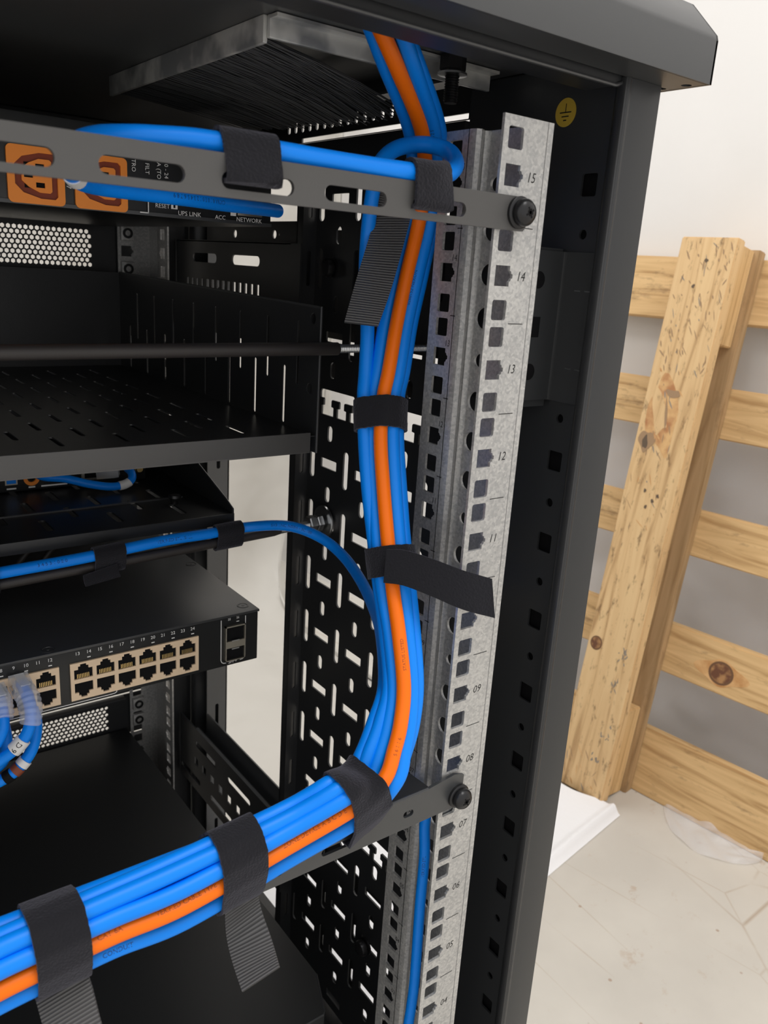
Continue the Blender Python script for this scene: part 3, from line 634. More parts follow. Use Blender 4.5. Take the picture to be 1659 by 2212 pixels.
# ------------------------------------------------------------------ threaded rods with sleeves
def thread(b, p0, p1, r, m='zinc', pitch=1.25):
    p0 = Vector(p0); p1 = Vector(p1); L = (p1-p0).length; n = int(L/pitch); prof = []
    for k in range(n): prof += [(r, k*pitch), (r, k*pitch+.25), (r*.82, k*pitch+pitch*.55)]
    b.lathe(p0, p1-p0, prof+[(0, L)], m, 18)
rod = thing('tie_rod', (-200, 132, 567), 'horizontal rod in a black sleeve crossing in front of the upper shelf', 'rod', 'sleeved tie rods')
MB().tube([(-476, 131.5, 571.5), (-250, 131.5, 572.2), (-4, 131.5, 573.4)], 3.9, 'sleeve', 20).build('sleeve', rod)
b = MB(); thread(b, (-8, 131.5, 573.4), (74, 131.5, 573.8), 2.6); b.build('threaded_end', rod, label='bare zinc thread')
rod = thing('tie_rod', (-200, 240, 415), 'horizontal rod in a black sleeve with two wrapped straps below the lower shelf', 'rod', 'sleeved tie rods')
MB().tube([(-476, 241, 400), (-181, 241, 413), (-60, 241, 417.2), (18, 241, 420.4), (26, 241, 420.8)], lambda t: 3.6 if t < .9 else 3.6-10*(t-.9), 'sleeve', 20).build('sleeve', rod)
b = MB(); thread(b, (20, 241, 420.6), (74, 241, 423), 3.0); b.build('threaded_end', rod, label='bare zinc thread')
b = MB(); b.lathe((49, 241, 422), (1, .0, .045), [(0, 0), (6.2, 0), (7, .8), (7, 5.6), (6.2, 6.4), (0, 6.4)], 'zinc', 6); b.lathe((56, 241, 422.3), (1, 0, .045), [(0, 0), (6.2, 0), (7, .8), (7, 4.6), (0, 4.6)], 'zinc', 6); b.build('hex_nut', rod)
b = MB(); b.lathe((62.4, 241, 422.6), (1, 0, 0), [(0, 0), (13, 0), (13.2, .6), (13.2, 2.2), (0, 2.2)], 'zinc', 40); b.build('washer', rod, label='large round washer')
CABLES = {
    'orange': [(-55.6, 40.8, 729.7), (-49.0, 43.2, 725.2), (-32.5, 49.0, 711.2), (-7.2, 62.7, 694.4), (3.2, 69.3, 681.0), (7.2, 72.8, 663.5), (8.4, 76.8, 644.9), (2.1, 76.3, 618.0), (-3.5, 74.7, 593.2), (-10.8, 69.5, 568.7), (-15.5, 66.7, 554.0), (-21.1, 59.6, 533.8), (-24.9, 49.4, 509.4), (-28.8, 37.7, 484.4), (-32.8, 25.2, 460.3), (-36.0, 13.2, 439.1), (-40.1, 1.2, 416.2), (-46.5, -6.4, 400.3), (-53.1, -10.9, 388.8), (-61.3, -15.2, 377.9), (-77.0, -16.5, 369.6), (-115.0, -11.5, 357.1), (-166.2, -11.5, 348.7), (-198.9, -11.5, 349.0), (-235.4, -11.5, 346.4), (-252.0, -11.5, 345.3)],
    'right': [(-46.3, 38.2, 731.2), (-38.7, 40.7, 725.9), (-24.4, 47.1, 712.4), (-0.1, 61.5, 695.3), (9.7, 68.5, 681.8), (13.8, 71.9, 664.2), (15.0, 75.8, 645.4), (8.7, 75.3, 618.3), (2.7, 73.9, 593.4), (-4.4, 68.6, 568.7), (-9.2, 65.7, 553.9), (-14.1, 58.0, 533.7), (-18.1, 47.9, 509.0), (-22.2, 36.4, 483.8), (-26.3, 23.9, 459.5), (-30.5, 12.5, 438.1), (-35.1, 0.8, 415.0), (-41.1, -7.1, 399.0), (-47.3, -11.9, 387.4), (-55.4, -17.0, 374.7), (-72.4, -13.0, 358.1), (-112.6, -8.0, 345.7), (-164.7, -8.0, 336.8), (-198.0, -8.0, 338.4), (-235.1, -8.0, 336.2), (-252.0, -8.0, 335.3)],
    'left': [(-54.8, 47.3, 731.0), (-47.9, 50.4, 725.6), (-33.3, 56.6, 712.1), (-8.5, 70.5, 694.9), (1.9, 77.0, 681.4), (6.1, 80.3, 663.6), (7.4, 84.1, 644.8), (0.8, 83.8, 617.6), (-5.7, 82.7, 592.5), (-12.7, 77.2, 567.7), (-17.0, 74.1, 552.9), (-22.3, 66.5, 532.5), (-26.2, 56.4, 507.8), (-30.3, 44.8, 482.5), (-34.3, 32.1, 458.1), (-37.0, 19.6, 436.7), (-41.3, 7.7, 413.4), (-48.6, 0.7, 397.3), (-56.4, -3.9, 384.6), (-64.6, -7.3, 374.5), (-82.5, -16.5, 377.2), (-115.3, -11.5, 365.7), (-166.1, -11.5, 357.8), (-198.6, -11.5, 357.6), (-234.8, -11.5, 356.0), (-251.3, -11.5, 355.1)],
    'ring': [(-23.6, 174.0, 651.4), (-43.7, 160.3, 650.9), (-78.6, 136.8, 649.8), (-107.3, 119.3, 649.4), (-135.3, 107.9, 649.1), (-159.5, 93.5, 648.7), (-174.7, 72.6, 649.4), (-183.8, 50.8, 653.2), (-186.4, 33.4, 657.9), (-183.0, 20.9, 659.8), (-175.4, 10.0, 660.3), (-165.2, 6.3, 661.0), (-152.2, 4.4, 661.7), (-131.0, 2.5, 661.7), (-117.9, 1.5, 661.5), (-101.1, 1.7, 661.3), (-79.5, 0.7, 661.2), (-55.3, -0.7, 661.4), (-44.4, 0.2, 661.8), (-31.5, 7.1, 664.7), (-16.2, 21.3, 670.8), (-10.4, 32.3, 676.8), (-11.7, 41.1, 680.1), (-16.1, 50.1, 681.2), (-19.6, 60.4, 680.2), (-20.2, 70.3, 677.3), (-19.3, 78.2, 672.2), (-17.3, 84.1, 663.6), (-15.4, 88.9, 652.4), (-14.0, 92.3, 636.0), (-14.7, 90.8, 616.6), (-15.3, 85.6, 590.8), (-18.5, 80.6, 567.4), (-22.3, 75.5, 552.9), (-25.7, 67.9, 532.5), (-28.7, 58.2, 507.6), (-30.7, 47.5, 481.7), (-32.6, 36.7, 456.1), (-36.5, 23.8, 434.8), (-42.1, 10.5, 412.3), (-51.5, 4.0, 396.5), (-60.2, -0.1, 385.2), (-69.1, -3.5, 375.3), (-86.5, -13.0, 380.8), (-113.4, -8.0, 370.1), (-164.6, -8.0, 365.5), (-197.2, -8.0, 363.8), (-233.6, -8.0, 362.5), (-250.1, -8.0, 361.7)],
    'rodc': [(-213.0, 238.0, 420.2), (-181.2, 238.0, 421.9), (-129.1, 238.0, 423.6), (-74.1, 238.0, 427.2), (-38.6, 238.0, 427.6), (-8.4, 238.0, 428.4), (14.1, 214.8, 433.2), (30.9, 195.8, 427.7), (36.6, 172.6, 419.7), (28.5, 137.1, 413.7), (10.9, 97.2, 411.7), (-9.9, 61.2, 413.4), (-39.0, 18.3, 407.8), (-52.6, 8.1, 394.7), (-62.5, 3.3, 382.7), (-71.9, 0.0, 375.5), (-89.5, -8.0, 381.2), (-110.6, -3.0, 371.8), (-162.4, -3.0, 366.7), (-195.5, -3.0, 364.6), (-232.3, -3.0, 363.0), (-249.1, -3.0, 362.2)],
    'back1': [(-40.8, 46.8, 733.9), (-34.0, 49.9, 728.3), (-18.8, 55.4, 714.5), (5.7, 69.4, 696.9), (15.5, 76.3, 683.0), (19.1, 80.0, 664.9), (19.8, 84.1, 645.8), (13.8, 83.2, 618.2), (7.6, 81.8, 592.7), (0.3, 76.3, 567.6), (-4.5, 73.5, 552.5), (-9.4, 65.6, 531.8), (-13.3, 55.2, 506.7), (-17.5, 43.5, 481.0), (-21.4, 30.7, 456.2), (-25.4, 19.0, 434.3), (-30.4, 7.4, 410.6), (-37.3, 0.0, 394.2), (-44.4, -4.2, 382.2), (-53.6, -7.9, 370.9), (-52.0, -3.0, 357.0), (-75.0, 0.0, 353.0), (-108.0, 0.0, 353.0), (-161.0, 0.0, 353.0), (-195.0, 0.0, 353.0), (-233.0, 0.0, 353.0), (-255.0, 0.0, 353.0)],
    'back2': [(-44.2, 50.7, 733.9), (-37.5, 53.8, 728.3), (-22.4, 59.5, 714.4), (1.8, 73.7, 696.7), (11.4, 80.7, 682.8), (14.9, 84.4, 664.7), (15.5, 88.6, 645.5), (9.4, 87.8, 617.8), (3.2, 86.3, 592.3), (-4.1, 80.9, 567.0), (-8.9, 78.0, 551.9), (-13.8, 70.1, 531.2), (-17.7, 59.6, 506.0), (-21.8, 47.9, 480.3), (-25.6, 35.0, 455.4), (-29.6, 23.3, 433.5), (-34.6, 11.6, 409.7), (-41.4, 4.2, 393.3), (-48.5, -0.1, 381.3), (-57.6, -3.9, 370.0), (-52.0, 5.0, 357.0), (-75.0, 8.0, 353.0), (-108.0, 8.0, 353.0), (-161.0, 8.0, 353.0), (-195.0, 8.0, 353.0), (-233.0, 8.0, 353.0), (-255.0, 8.0, 353.0)],
    'back3': [(-41.9, 40.5, 732.6), (-35.0, 43.6, 727.1), (-19.7, 49.2, 713.5), (4.9, 63.2, 696.2), (14.8, 70.1, 682.5), (18.5, 73.7, 664.7), (19.3, 77.9, 645.8), (13.4, 77.0, 618.4), (7.4, 75.6, 593.3), (0.1, 70.2, 568.4), (-4.7, 67.4, 553.5), (-9.6, 59.6, 533.0), (-13.4, 49.3, 508.2), (-17.6, 37.7, 482.7), (-21.5, 25.0, 458.2), (-25.6, 13.4, 436.6), (-30.6, 2.0, 413.2), (-37.5, -5.4, 397.0), (-44.6, -9.6, 385.2), (-53.7, -13.3, 374.1), (-52.0, 1.0, 365.0), (-75.0, 4.0, 361.0), (-108.0, 4.0, 361.0), (-161.0, 4.0, 361.0), (-195.0, 4.0, 361.0), (-233.0, 4.0, 361.0), (-255.0, 4.0, 361.0)],
    'side': [(-20.6, 21.0, 354.3), (-9.1, 40.6, 324.7), (-16.3, 38.0, 324.1), (11.7, 51.6, 309.0), (7.0, 28.4, 311.4), (6.4, 25.9, 293.1), (5.5, 22.7, 275.3), (5.6, 22.7, 240.4), (5.4, 21.5, 201.5), (4.7, 20.5, 172.7), (1.6, 19.8, 136.4)],
    'router': [(-56.8, 352.0, 452.3), (-56.7, 343.0, 450.5), (-58.7, 338.0, 446.5), (-65.2, 337.0, 443.2), (-77.5, 337.0, 442.9), (-92.7, 340.0, 446.1), (-108.6, 345.0, 450.6), (-122.2, 352.0, 451.7), (-127.3, 362.0, 453.5)],
    'p10': [(-180.6, 202.3, 360.0), (-180.3, 192.0, 357.8), (-180.6, 183.6, 352.5), (-182.3, 178.5, 346.1), (-185.1, 177.1, 339.8), (-189.7, 177.1, 334.0), (-195.4, 178.3, 328.9), (-203.2, 179.8, 323.7), (-216.2, 181.2, 314.7)],
    'p9': [(-194.6, 209.2, 356.7), (-194.4, 198.7, 353.8), (-195.0, 190.6, 348.5), (-196.6, 185.5, 342.2), (-200.5, 183.6, 335.9), (-207.4, 182.4, 329.3), (-217.7, 183.7, 321.8)],
    'p10b': [(-175.4, 201.9, 341.8), (-175.0, 196.3, 334.7), (-177.4, 191.2, 326.6), (-181.4, 187.8, 319.8), (-186.8, 187.1, 313.8), (-193.2, 187.5, 308.6), (-201.1, 189.3, 304.4), (-212.9, 189.7, 302.0)],
    'p9b': [(-192.5, 211.4, 338.8), (-191.8, 205.1, 330.4), (-192.3, 200.2, 323.2), (-195.6, 194.7, 315.8), (-201.5, 193.6, 311.3), (-212.2, 191.2, 307.4)],
}
# ------------------------------------------------------------------ cables (centre lines measured in the rack's own millimetres)
R = 3.9
for k_ in ('orange', 'right', 'left', 'ring', 'rodc', 'back1', 'back2', 'back3'):      # the bundle runs on along the bar to the far side of the rack
    x_, y_, z_ = CABLES[k_][-1]; CABLES[k_] += [(-310, y_, z_-.5), (-380, y_+1, z_-1), (-440, y_+3, z_-2)]
CABLES['rodc'][:0] = [(-440, 238, 409), (-330, 238, 415)]
def sm(k): return smooth(CABLES[k], 8)
PATH = {k: sm(k) for k in CABLES}
def resample(P, d=1.5):
    out = [P[0]]; acc = 0
    for i in range(1, len(P)):
        seg = (P[i]-P[i-1]).length
        while acc+seg >= d*len(out): 
            t = (d*len(out)-acc)/seg; out.append(P[i-1].lerp(P[i], t))
        acc += seg
    return out
CAMP = Vector((-287.355, -292.119, 622.233))
def cable(key, m, label, r=R, prints=(), group=None, name='network_cable', parent_parts=None):
    P = PATH[key]; fr = frames(P); b = MB(); b.tube(P, r, m, 18, fr)
    o = b.build(name, loc=tuple(min(P, key=lambda q: q.z)), label=label, cat='cable', group=group, ang=50)
    if prints:
        Q = resample(P, .5)
        for (s, near, size, ang, flip) in prints:
            near = Vector(near); i0 = min(range(len(Q)), key=lambda i: (Q[i]-near).length)
            V, F = text_geo(s, size); out = []; tb = MB()
            for x, y in V:
                f = i0+(x if not flip else -x)/.5; i = max(1, min(len(Q)-3, int(math.floor(f)))); t = f-i
                c = Q[i].lerp(Q[i+1], t); T = (Q[i+2]-Q[i-1]).normalized(); e = (CAMP-c); e = (e-T*e.dot(T)).normalized(); n2 = e.cross(T)
                a = ang+(y if not flip else -y)/r; out.append(c+(e*math.cos(a)+n2*math.sin(a))*(r+.05))
            tb.add(out, F, 'print_or' if m == 'orange' else 'print_blue').build('cable_printing', o)
    return o
PH = math.pi
oc = cable('orange', 'orange', 'orange cable running down through the blue bundle and along the lower bar', prints=(('ZONE/DEVICE A B C D E', (-100, -11.5, 360), 3.2, -.25, True), ('VERIFIED CABLE TYPE', (-166, -11.5, 349), 3.0, -.35, True), ('CAT 6A', (-200, -11.5, 348), 3.0, -.3, True), ('STATUS LISTED', (-38, 8, 430), 2.4, .3, True), ('5 6 1 1 6', (-52, -10, 390), 2.6, .3, True), ('1 0 2 4', (-225, -11, 347), 3, 0, True)))
cable('right', 'blue', 'blue cable just right of the orange one, lowest of the bundle on the lower bar', prints=(('CONDUIT', (-196, -8, 338), 2.8, .3, True), ('0260152 NEXON', (8, 74, 612), 2.6, -.3, True), ('6 2 5', (2, 62, 690), 2.6, -.2, True)))
cable('left', 'blue', 'blue cable directly left of the orange one in the vertical run', prints=(('VERIFIED PVC', (3, 82, 620), 2.2, .7, True),))
rc = cable('ring', 'blue', 'blue cable from the power unit running along the upper bar and looping round the bundle', prints=(('CAT6A 8 1 0 E 0 1 2 3 4 5 6 7 8 9', (-98, 121, 649.5), 3.0, -.2, False),))
cable('rodc', 'blue', 'blue cable following the sleeved rod and curving down into the bundle', prints=(('VERIFIED ETL IS: LL', (-66, 238, 427), 3.2, -.1, False), ('3 4 5 3 1 0 E 0', (-150, 238, 423), 3.2, .1, False), ('SH3 1NC NS3H - 3C 100', (18, 212, 433), 3.0, .0, False)))
cable('back1', 'blue', 'blue cable at the back of the bundle, seen on its right edge near the roof')
cable('back2', 'blue', 'blue cable hidden in the middle of the bundle behind the orange one')
cable('back3', 'blue', 'rightmost blue cable of the bundle where it passes the top beam')
cable('side', 'blue', 'single blue cable hanging inside the numbered rail below the lower bar', r=3.4, prints=(('VERIFIED ETL', (22, 43, 270), 2.6, 0, True),))
def plug(parent, p, d, up=(0, 0, 1), L=20):   # clear modular plug with boot; p = contact end, d = towards the cable
    p = Vector(p); d = Vector(d).normalized(); s_ = d.cross(Vector(up)).normalized(); u = s_.cross(d)
    T = lambda a, b_, c: p+d*a+s_*b_+u*c
    b = MB(); b.prism([(0, -5.8), (L, -5.8), (L+3, -4.4), (L+3, 4.4), (L, 5.8), (0, 5.8)], -4, 4, T, 'clear'); b.prism([(2, 3.9), (15, 7.2), (15, 8.2), (1, 5)], -2.8, 2.8, lambda a, b_, c: T(a, c, b_), 'clear')
    for k in range(8): b.prism([(.5, -4.3+k*1.2), (5, -4.3+k*1.2), (5, -3.7+k*1.2), (.5, -3.7+k*1.2)], -4.1, -3.6, T, 'gold')
    return b.build('plug', parent)
plug(rc, (-29, 202, 655), (.15, -1, -.12), L=18)
def band(parent, key, t0, t1, m, name, r=R+.5, text=None):
    P = PATH[key]; n = len(P); Q = P[int(t0*n):max(int(t1*n), int(t0*n)+3)]
    b = MB(); b.tube(Q, r, m, 20)
    if text:
        c = Q[len(Q)//2]; T = (Q[-1]-Q[0]).normalized(); e = CAMP-c; e = (e-T*e.dot(T)).normalized(); w = e.cross(T)
        b.text(text, 4.6, 0, 0, lambda u, v, z: c+(e*math.cos(v/r)+w*math.sin(v/r))*(r+.1)+T*u, 'ink')
    return b.build(name, parent)
band(rc, 'ring', .118, .128, 'label', 'cable_marker', text=None)
rc2 = cable('router', 'blue', 'short blue patch cable plugged into the small router', r=3.2)
plug(rc2, (-78, 363, 448), (.9, -.42, .1), L=14)
band(rc2, 'router', .30, .44, 'label', 'cable_marker', r=3.7)
def boot(parent, key, t1, r0=5.6, r1=6.6):
    P = PATH[key]; n = int(len(P)*t1); b = MB(); Q = resample(P[:n], .8)
    b.tube(Q, lambda t: r0+(r1-r0)*math.sin(t*PH)+(.55 if int(t*len(Q)) % 4 < 2 and t > .4 else 0), 'boot', 20)
    return b.build('strain_relief_boot', parent)
for key, lab in (('p10', 'blue patch cable in the right hand plugged port of the switch, marked D 9'), ('p9', 'blue patch cable in the switch at the left edge of the picture')):
    o = cable(key, 'blue', lab, group=None, name='patch_cable', r=3.6)
    p0 = PATH[key][0]; plug(o, (p0.x-1, 208, p0.z+1.5), (.05, -1, -.3), L=14); boot(o, key, .42)
    if key == 'p10': band(o, key, .56, .72, 'label', 'cable_marker', text='D 9', r=4.6)
o = cable('p10b', 'blue', 'blue patch cable hanging behind the one marked D 9, with a brown band', name='patch_cable', r=3.6)
band(o, 'p10b', .52, .60, 'label', 'cable_marker', r=4.3); band(o, 'p10b', .61, .70, 'brown', 'colour_band', r=4.3); band(o, 'p10b', .71, .80, 'void', 'colour_band', r=4.3)
cable('p9b', 'blue', 'blue patch cable lowest of those at the left edge below the switch', name='patch_cable', r=3.6)
for k, (x, y, z) in enumerate(((-150, 312, 398), (-134, 306, 400))):
    P = smooth([(x-30, y+20, z-14), (x-8, y+4, z-4), (x+2, y, z+8), (x+14, y+6, z+16), (x+30, y+20, z+14), (x+40, y+40, z+4)], 6)
    MB().tube(P, 2.2, 'sleeve', 12).build('thin_cable', label=('thin dark cable loop under the lower shelf, left one', 'thin dark cable loop under the lower shelf, right one')[k], cat='cable')

# ------------------------------------------------------------------ hook and loop straps
def hull(pts):
    pts = sorted(set((round(x, 4), round(y, 4)) for x, y in pts))
    def half(ps):
        h = []
        for p in ps:
            while len(h) >= 2 and (h[-1][0]-h[-2][0])*(p[1]-h[-2][1])-(h[-1][1]-h[-2][1])*(p[0]-h[-2][0]) <= 0: h.pop()
            h.append(p)
        return h
    a = half(pts); b_ = half(pts[::-1]); return a[:-1]+b_[:-1]
def loop_pts(H, n=64, ang0=0):
    H = [Vector(q) for q in H]; c = sum(H, Vector((0, 0)))/len(H); L = [(H[(i+1) % len(H)]-H[i]).length for i in range(len(H))]; tot = sum(L)
    i0 = min(range(len(H)), key=lambda i: abs(math.atan2((H[i]-c).y, (H[i]-c).x)-ang0)); out = []
    # ray casting by angle keeps rows aligned
    for k in range(n):
        a = ang0+2*math.pi*k/n; d = Vector((math.cos(a), math.sin(a))); best = 0
        for i in range(len(H)):
            p = H[i]-c; e = H[(i+1) % len(H)]-H[i]; den = d.x*e.y-d.y*e.x
            if abs(den) < 1e-9: continue
            t = (p.x*e.y-p.y*e.x)/den; s_ = (p.x*d.y-p.y*d.x)/den
            if t > 0 and -1e-6 <= s_ <= 1+1e-6: best = max(best, t)
        out.append(c+d*best)
    return out
def strap(P, T, keys, width, label, extra=(), th=1.5, gap=.5, radii=None, group='hook and loop straps', reach=26, jit=.15):
    P = Vector(P); T = Vector(T).normalized(); up = Vector((0, 0, 1)) if abs(T.z) < .8 else Vector((0, -1, 0)); A = T.cross(up).normalized(); B = A.cross(T)
    rows = []; NR = 6
    for j in range(NR+1):
        off = (j/NR-.5)*width; C0 = P+T*off; pts = []
        for k in keys:
            Q = PATH[k]; best = None
            for i in range(len(Q)-1):
                a = (Q[i]-C0).dot(T); b_ = (Q[i+1]-C0).dot(T)
                if a*b_ <= 0 and abs(a-b_) > 1e-6:
                    q = Q[i].lerp(Q[i+1], a/(a-b_)); d = (q-C0).length
                    if d < reach and (best is None or d < best[0]): best = (d, q)
            if best:
                q = best[1]-C0; u, v = q.dot(A), q.dot(B); rr = (radii or {}).get(k, R)+gap
                pts += [(u+rr*math.cos(a), v+rr*math.sin(a)) for a in [2*math.pi*m_/20 for m_ in range(20)]]
        for e in extra:
            q = Vector(e)-C0; pts.append((q.dot(A), q.dot(B)))
        rows.append((C0, loop_pts(hull(pts))))
    n = 64; vs = []; fs = []; rnd = random.Random(len(label))
    e0 = [rnd.uniform(-jit, jit) for _ in range(n)]; e1 = [rnd.uniform(-jit, jit) for _ in range(n)]
    for layer in (0, 1):
        for j, (C0, L) in enumerate(rows):
            c = sum(L, Vector((0, 0)))/n
            for k in range(n):
                t = (L[(k+1) % n]-L[k-1]).normalized(); nn = Vector((t.y, -t.x)); q = L[k]+nn*(th*layer)
                ax = (e0[k] if j == 0 else e1[k] if j == NR else 0)
                vs.append(C0+A*q.x+B*q.y+T*ax)
    m = NR+1
    for layer in (0, 1):
        for j in range(NR):
            for k in range(n):
                a = (layer*m+j)*n; fs.append((a+k, a+(k+1) % n, a+n+(k+1) % n, a+n+k))
    for j in (0, NR):
        for k in range(n): fs.append((j*n+k, j*n+(k+1) % n, (m+j)*n+(k+1) % n, (m+j)*n+k))
    return MB().add(vs, fs, 'velcro').build('cable_strap', label=label, cat='strap', group=group, ang=60)
BUN = ('orange', 'right', 'left', 'ring', 'rodc', 'back1', 'back2', 'back3')
lowx = lambda x: [(x, -4.6, 329), (x, -4.6, 348), (x, 12, 349)]
strap((-74, -5, 368), (-1, -.12, -.32), BUN, 21, 'black strap round the bundle where it turns onto the lower bar', extra=[(-74, -5, 335), (-74, 12, 349)], reach=40)
s2 = strap((-139, -4, 358), (1, 0, .05), BUN, 22, 'black strap round the bundle in the middle of the lower bar', extra=[(-139, -5.4, 331), (-139, 12, 349)])
s3 = strap((-219, -4, 356), (1, 0, .03), BUN, 21, 'black strap round the bundle at the lower left of the picture', extra=[(-219, -5.4, 329), (-219, 12, 349)])
s6 = strap((-20, 68, 545), (-.2, -.42, -.88), BUN, 17, 'black strap round the vertical bundle beside the white T shaped openings', jit=.2)
s7 = strap((-32, 32, 473), (-.12, -.42, -.9), ('orange', 'right', 'left', 'ring', 'back1', 'back2', 'back3'), 16, 'black strap round the vertical bundle with a long tail across the rail', jit=.2)
MB().ribbon([(-37, 27, 482), (-30.9, 19.4, 483), (-20.5, 7.5, 480), (-9.1, -2.6, 475.5), (4.4, -10.0, 471.1)], [(-40, 24, 465), (-33.4, 15.6, 465.2), (-24.2, 4.2, 461.8), (-11.6, -7.7, 456.0), (3.1, -16.3, 451.6)], 1.5, 'velcro').build('strap_tail', s7)
s4 = strap((-134.8, -1, 656), (1, 0, 0), ('ring',), 22, 'black strap tying the single cable to the upper bar, left one', extra=[(-134.5, -5.6, 649.5), (-134.5, .6, 649.5)], reach=20)
s5 = strap((-50, -1, 656), (1, 0, 0), ('ring',), 21, 'black strap tying the single cable to the upper bar beside the vertical bundle', extra=[(-50, -5.6, 648.4), (-50, .6, 648.4)], reach=20)
MB().ribbon([(-14, 60, 668), (-8.1, 92.6, 660.6), (-11.9, 90.1, 645.9), (-27.9, 80.3, 616.3), (-41.0, 70.7, 594.0)], [(6, 52, 668), (7.6, 80.4, 657.1), (4.8, 79.9, 647.3), (-12.3, 68.8, 615.2), (-27.1, 59.9, 593.1)], 1.3, 'hook').build('strap_tail', s5, label='ribbed grey inner side of the strap')
MB().ribbon([(-60, 2, 648), (-45, 30, 664), (-14, 60, 668)], [(-40, 2, 648), (-25, 24, 664), (6, 52, 668)], 1.3, 'hook').build('strap_tail', s5)
MB().ribbon([(-138.5, 12, 348), (-138.5, 7, 330), (-139.8, 2, 311), (-140.5, -6.1, 301), (-141.7, -20.1, 293.7)], [(-121, 12, 348), (-121.5, 6, 332), (-122.3, 0, 319), (-123.4, -14, 309.6), (-126.4, -27.1, 305.6)], 1.3, 'hook').build('strap_tail', s2, label='ribbed grey inner side of the strap')
MB().ribbon([(-229, 12, 348), (-228, 6, 330), (-226.5, -1.9, 316.3), (-225.8, -12.9, 305), (-225, -24, 296)], [(-208, 12, 348), (-208, 4, 334), (-207.1, -8, 326.8), (-206.7, -19.4, 314.4), (-206, -34, 304)], 1.3, 'hook').build('strap_tail', s3, label='ribbed grey inner side of the strap')
PATH['rodA'] = [Vector((-476, 241, 400)), Vector((-181, 241, 413)), Vector((-60, 241, 417.2)), Vector((18, 241, 420.4))]
s8 = strap((-22, 239.5, 424.5), (1, 0, .03), ('rodc', 'rodA'), 21, 'black strap round the sleeved rod and cable, near the slotted panel', radii={'rodA': 4, 'rodc': R})
s9 = strap((-112, 239.5, 420), (1, 0, .03), ('rodc', 'rodA'), 21, 'black strap round the sleeved rod and cable, the one with a folded flap', radii={'rodA': 4, 'rodc': R})
MB().ribbon([(-131, 233.2, 413), (-131, 232.4, 409), (-130, 233, 405)], [(-108, 233.2, 417.5), (-107.4, 232.4, 412), (-106, 233, 408)], 1.3, 'velcro').build('strap_flap', s9)
strap((-192, 239.5, 417), (1, 0, .03), ('rodc', 'rodA'), 19, 'black strap round the sleeved rod and cable, cut by the left edge of the picture', radii={'rodA': 4, 'rodc': R})

# ------------------------------------------------------------------ pallet leaning on the wall
P0 = Vector((693.3, 325.5, -110)); u_ = Vector((.15543502, .01765488, .98768834)); d_ = Vector((-.112858, .993611, 0)); n_ = d_.cross(u_)
pal = thing('wooden_pallet', tuple(P0), 'worn wooden pallet standing on edge and leaning against the wall', 'pallet')
pal.rotation_euler = Matrix((d_, u_, n_)).transposed().to_euler()
def board(name, du, uu, nn, m, axis, holes=()):      # box in pallet axes (d, u, n), length along its longest side
    b = bmesh.new(); bmesh.ops.create_cube(b, size=1)
    for v in b.verts: v.co = Vector((du[0]+(v.co.x+.5)*(du[1]-du[0]), uu[0]+(v.co.y+.5)*(uu[1]-uu[0]), nn[0]+(v.co.z+.5)*(nn[1]-nn[0])))
    bmesh.ops.bevel(b, geom=b.edges[:], offset=1.5, segments=2, affect='EDGES')
    c = Vector(((du[0]+du[1])/2, (uu[0]+uu[1])/2, (nn[0]+nn[1])/2)); rot = Matrix.Identity(3)
    if axis == 'u': rot = Matrix(((0, -1, 0), (1, 0, 0), (0, 0, 1)))      # local x runs along u
    R3 = rot.inverted()
    me = bpy.data.meshes.new(name)
    for v in b.verts: v.co = R3 @ ((v.co-c)*S)
    bmesh.ops.recalc_face_normals(b, faces=b.faces[:]); b.to_mesh(me); b.free(); me.materials.append(M[m])
    o = bpy.data.objects.new(name, me); COL.objects.link(o); o.parent = pal; o.location = c*S; o.rotation_euler = rot.to_euler()
    return o
knots = {}
slat = {}
for i, (a, c) in enumerate(((0, 101), (192, 265), (369, 436), (539, 610), (697, 785))):
    slat[i] = board('deck_board', (-560, 250), (a, c), (0, 18), 'wood', 'd')
def knot(par, cd, cu, n0, rx, ry, ax, tail=True):
    b = MB(); L = par.location/S
    def T(u, v, w):
        if ax == 'u': return (v+cu-L.y, -(u+cd-L.x), w+n0-L.z)
        return (u+cd-L.x, v+cu-L.y, w+n0-L.z)
    k = 28; ring = lambda s_, j=0: [(rx*s_*math.cos(2*PH*i/k)*(1+j*max(0, abs(math.cos(2*PH*i/k))-.75)*3), ry*s_*math.sin(2*PH*i/k)) for i in range(k)]
    if tail: b.plate(ring(1.22, 1.3), [], .25, lambda u, v, w: T(u, v, -w), 'knotring')
    b.plate(ring(1.05), [], .35, lambda u, v, w: T(u, v, -w), 'darkring'); b.plate(ring(.86), [], .5, lambda u, v, w: T(u, v, -w), 'knot')
    me = bpy.data.meshes.new('knot'); me.from_pydata([(q[0]*S, q[1]*S, q[2]*S) for q in b.v], [], b.f)
    for q in b.mats: me.materials.append(M[q])
    me.polygons.foreach_set('material_index', b.m)
    o = bpy.data.objects.new('wood_knot', me); COL.objects.link(o); o.parent = par
M['darkring'] = mat('dark_knot_ring', (.16, .08, .04), .6)
knot(slat[1], -90, 222, 0, 17, 16, 'd')
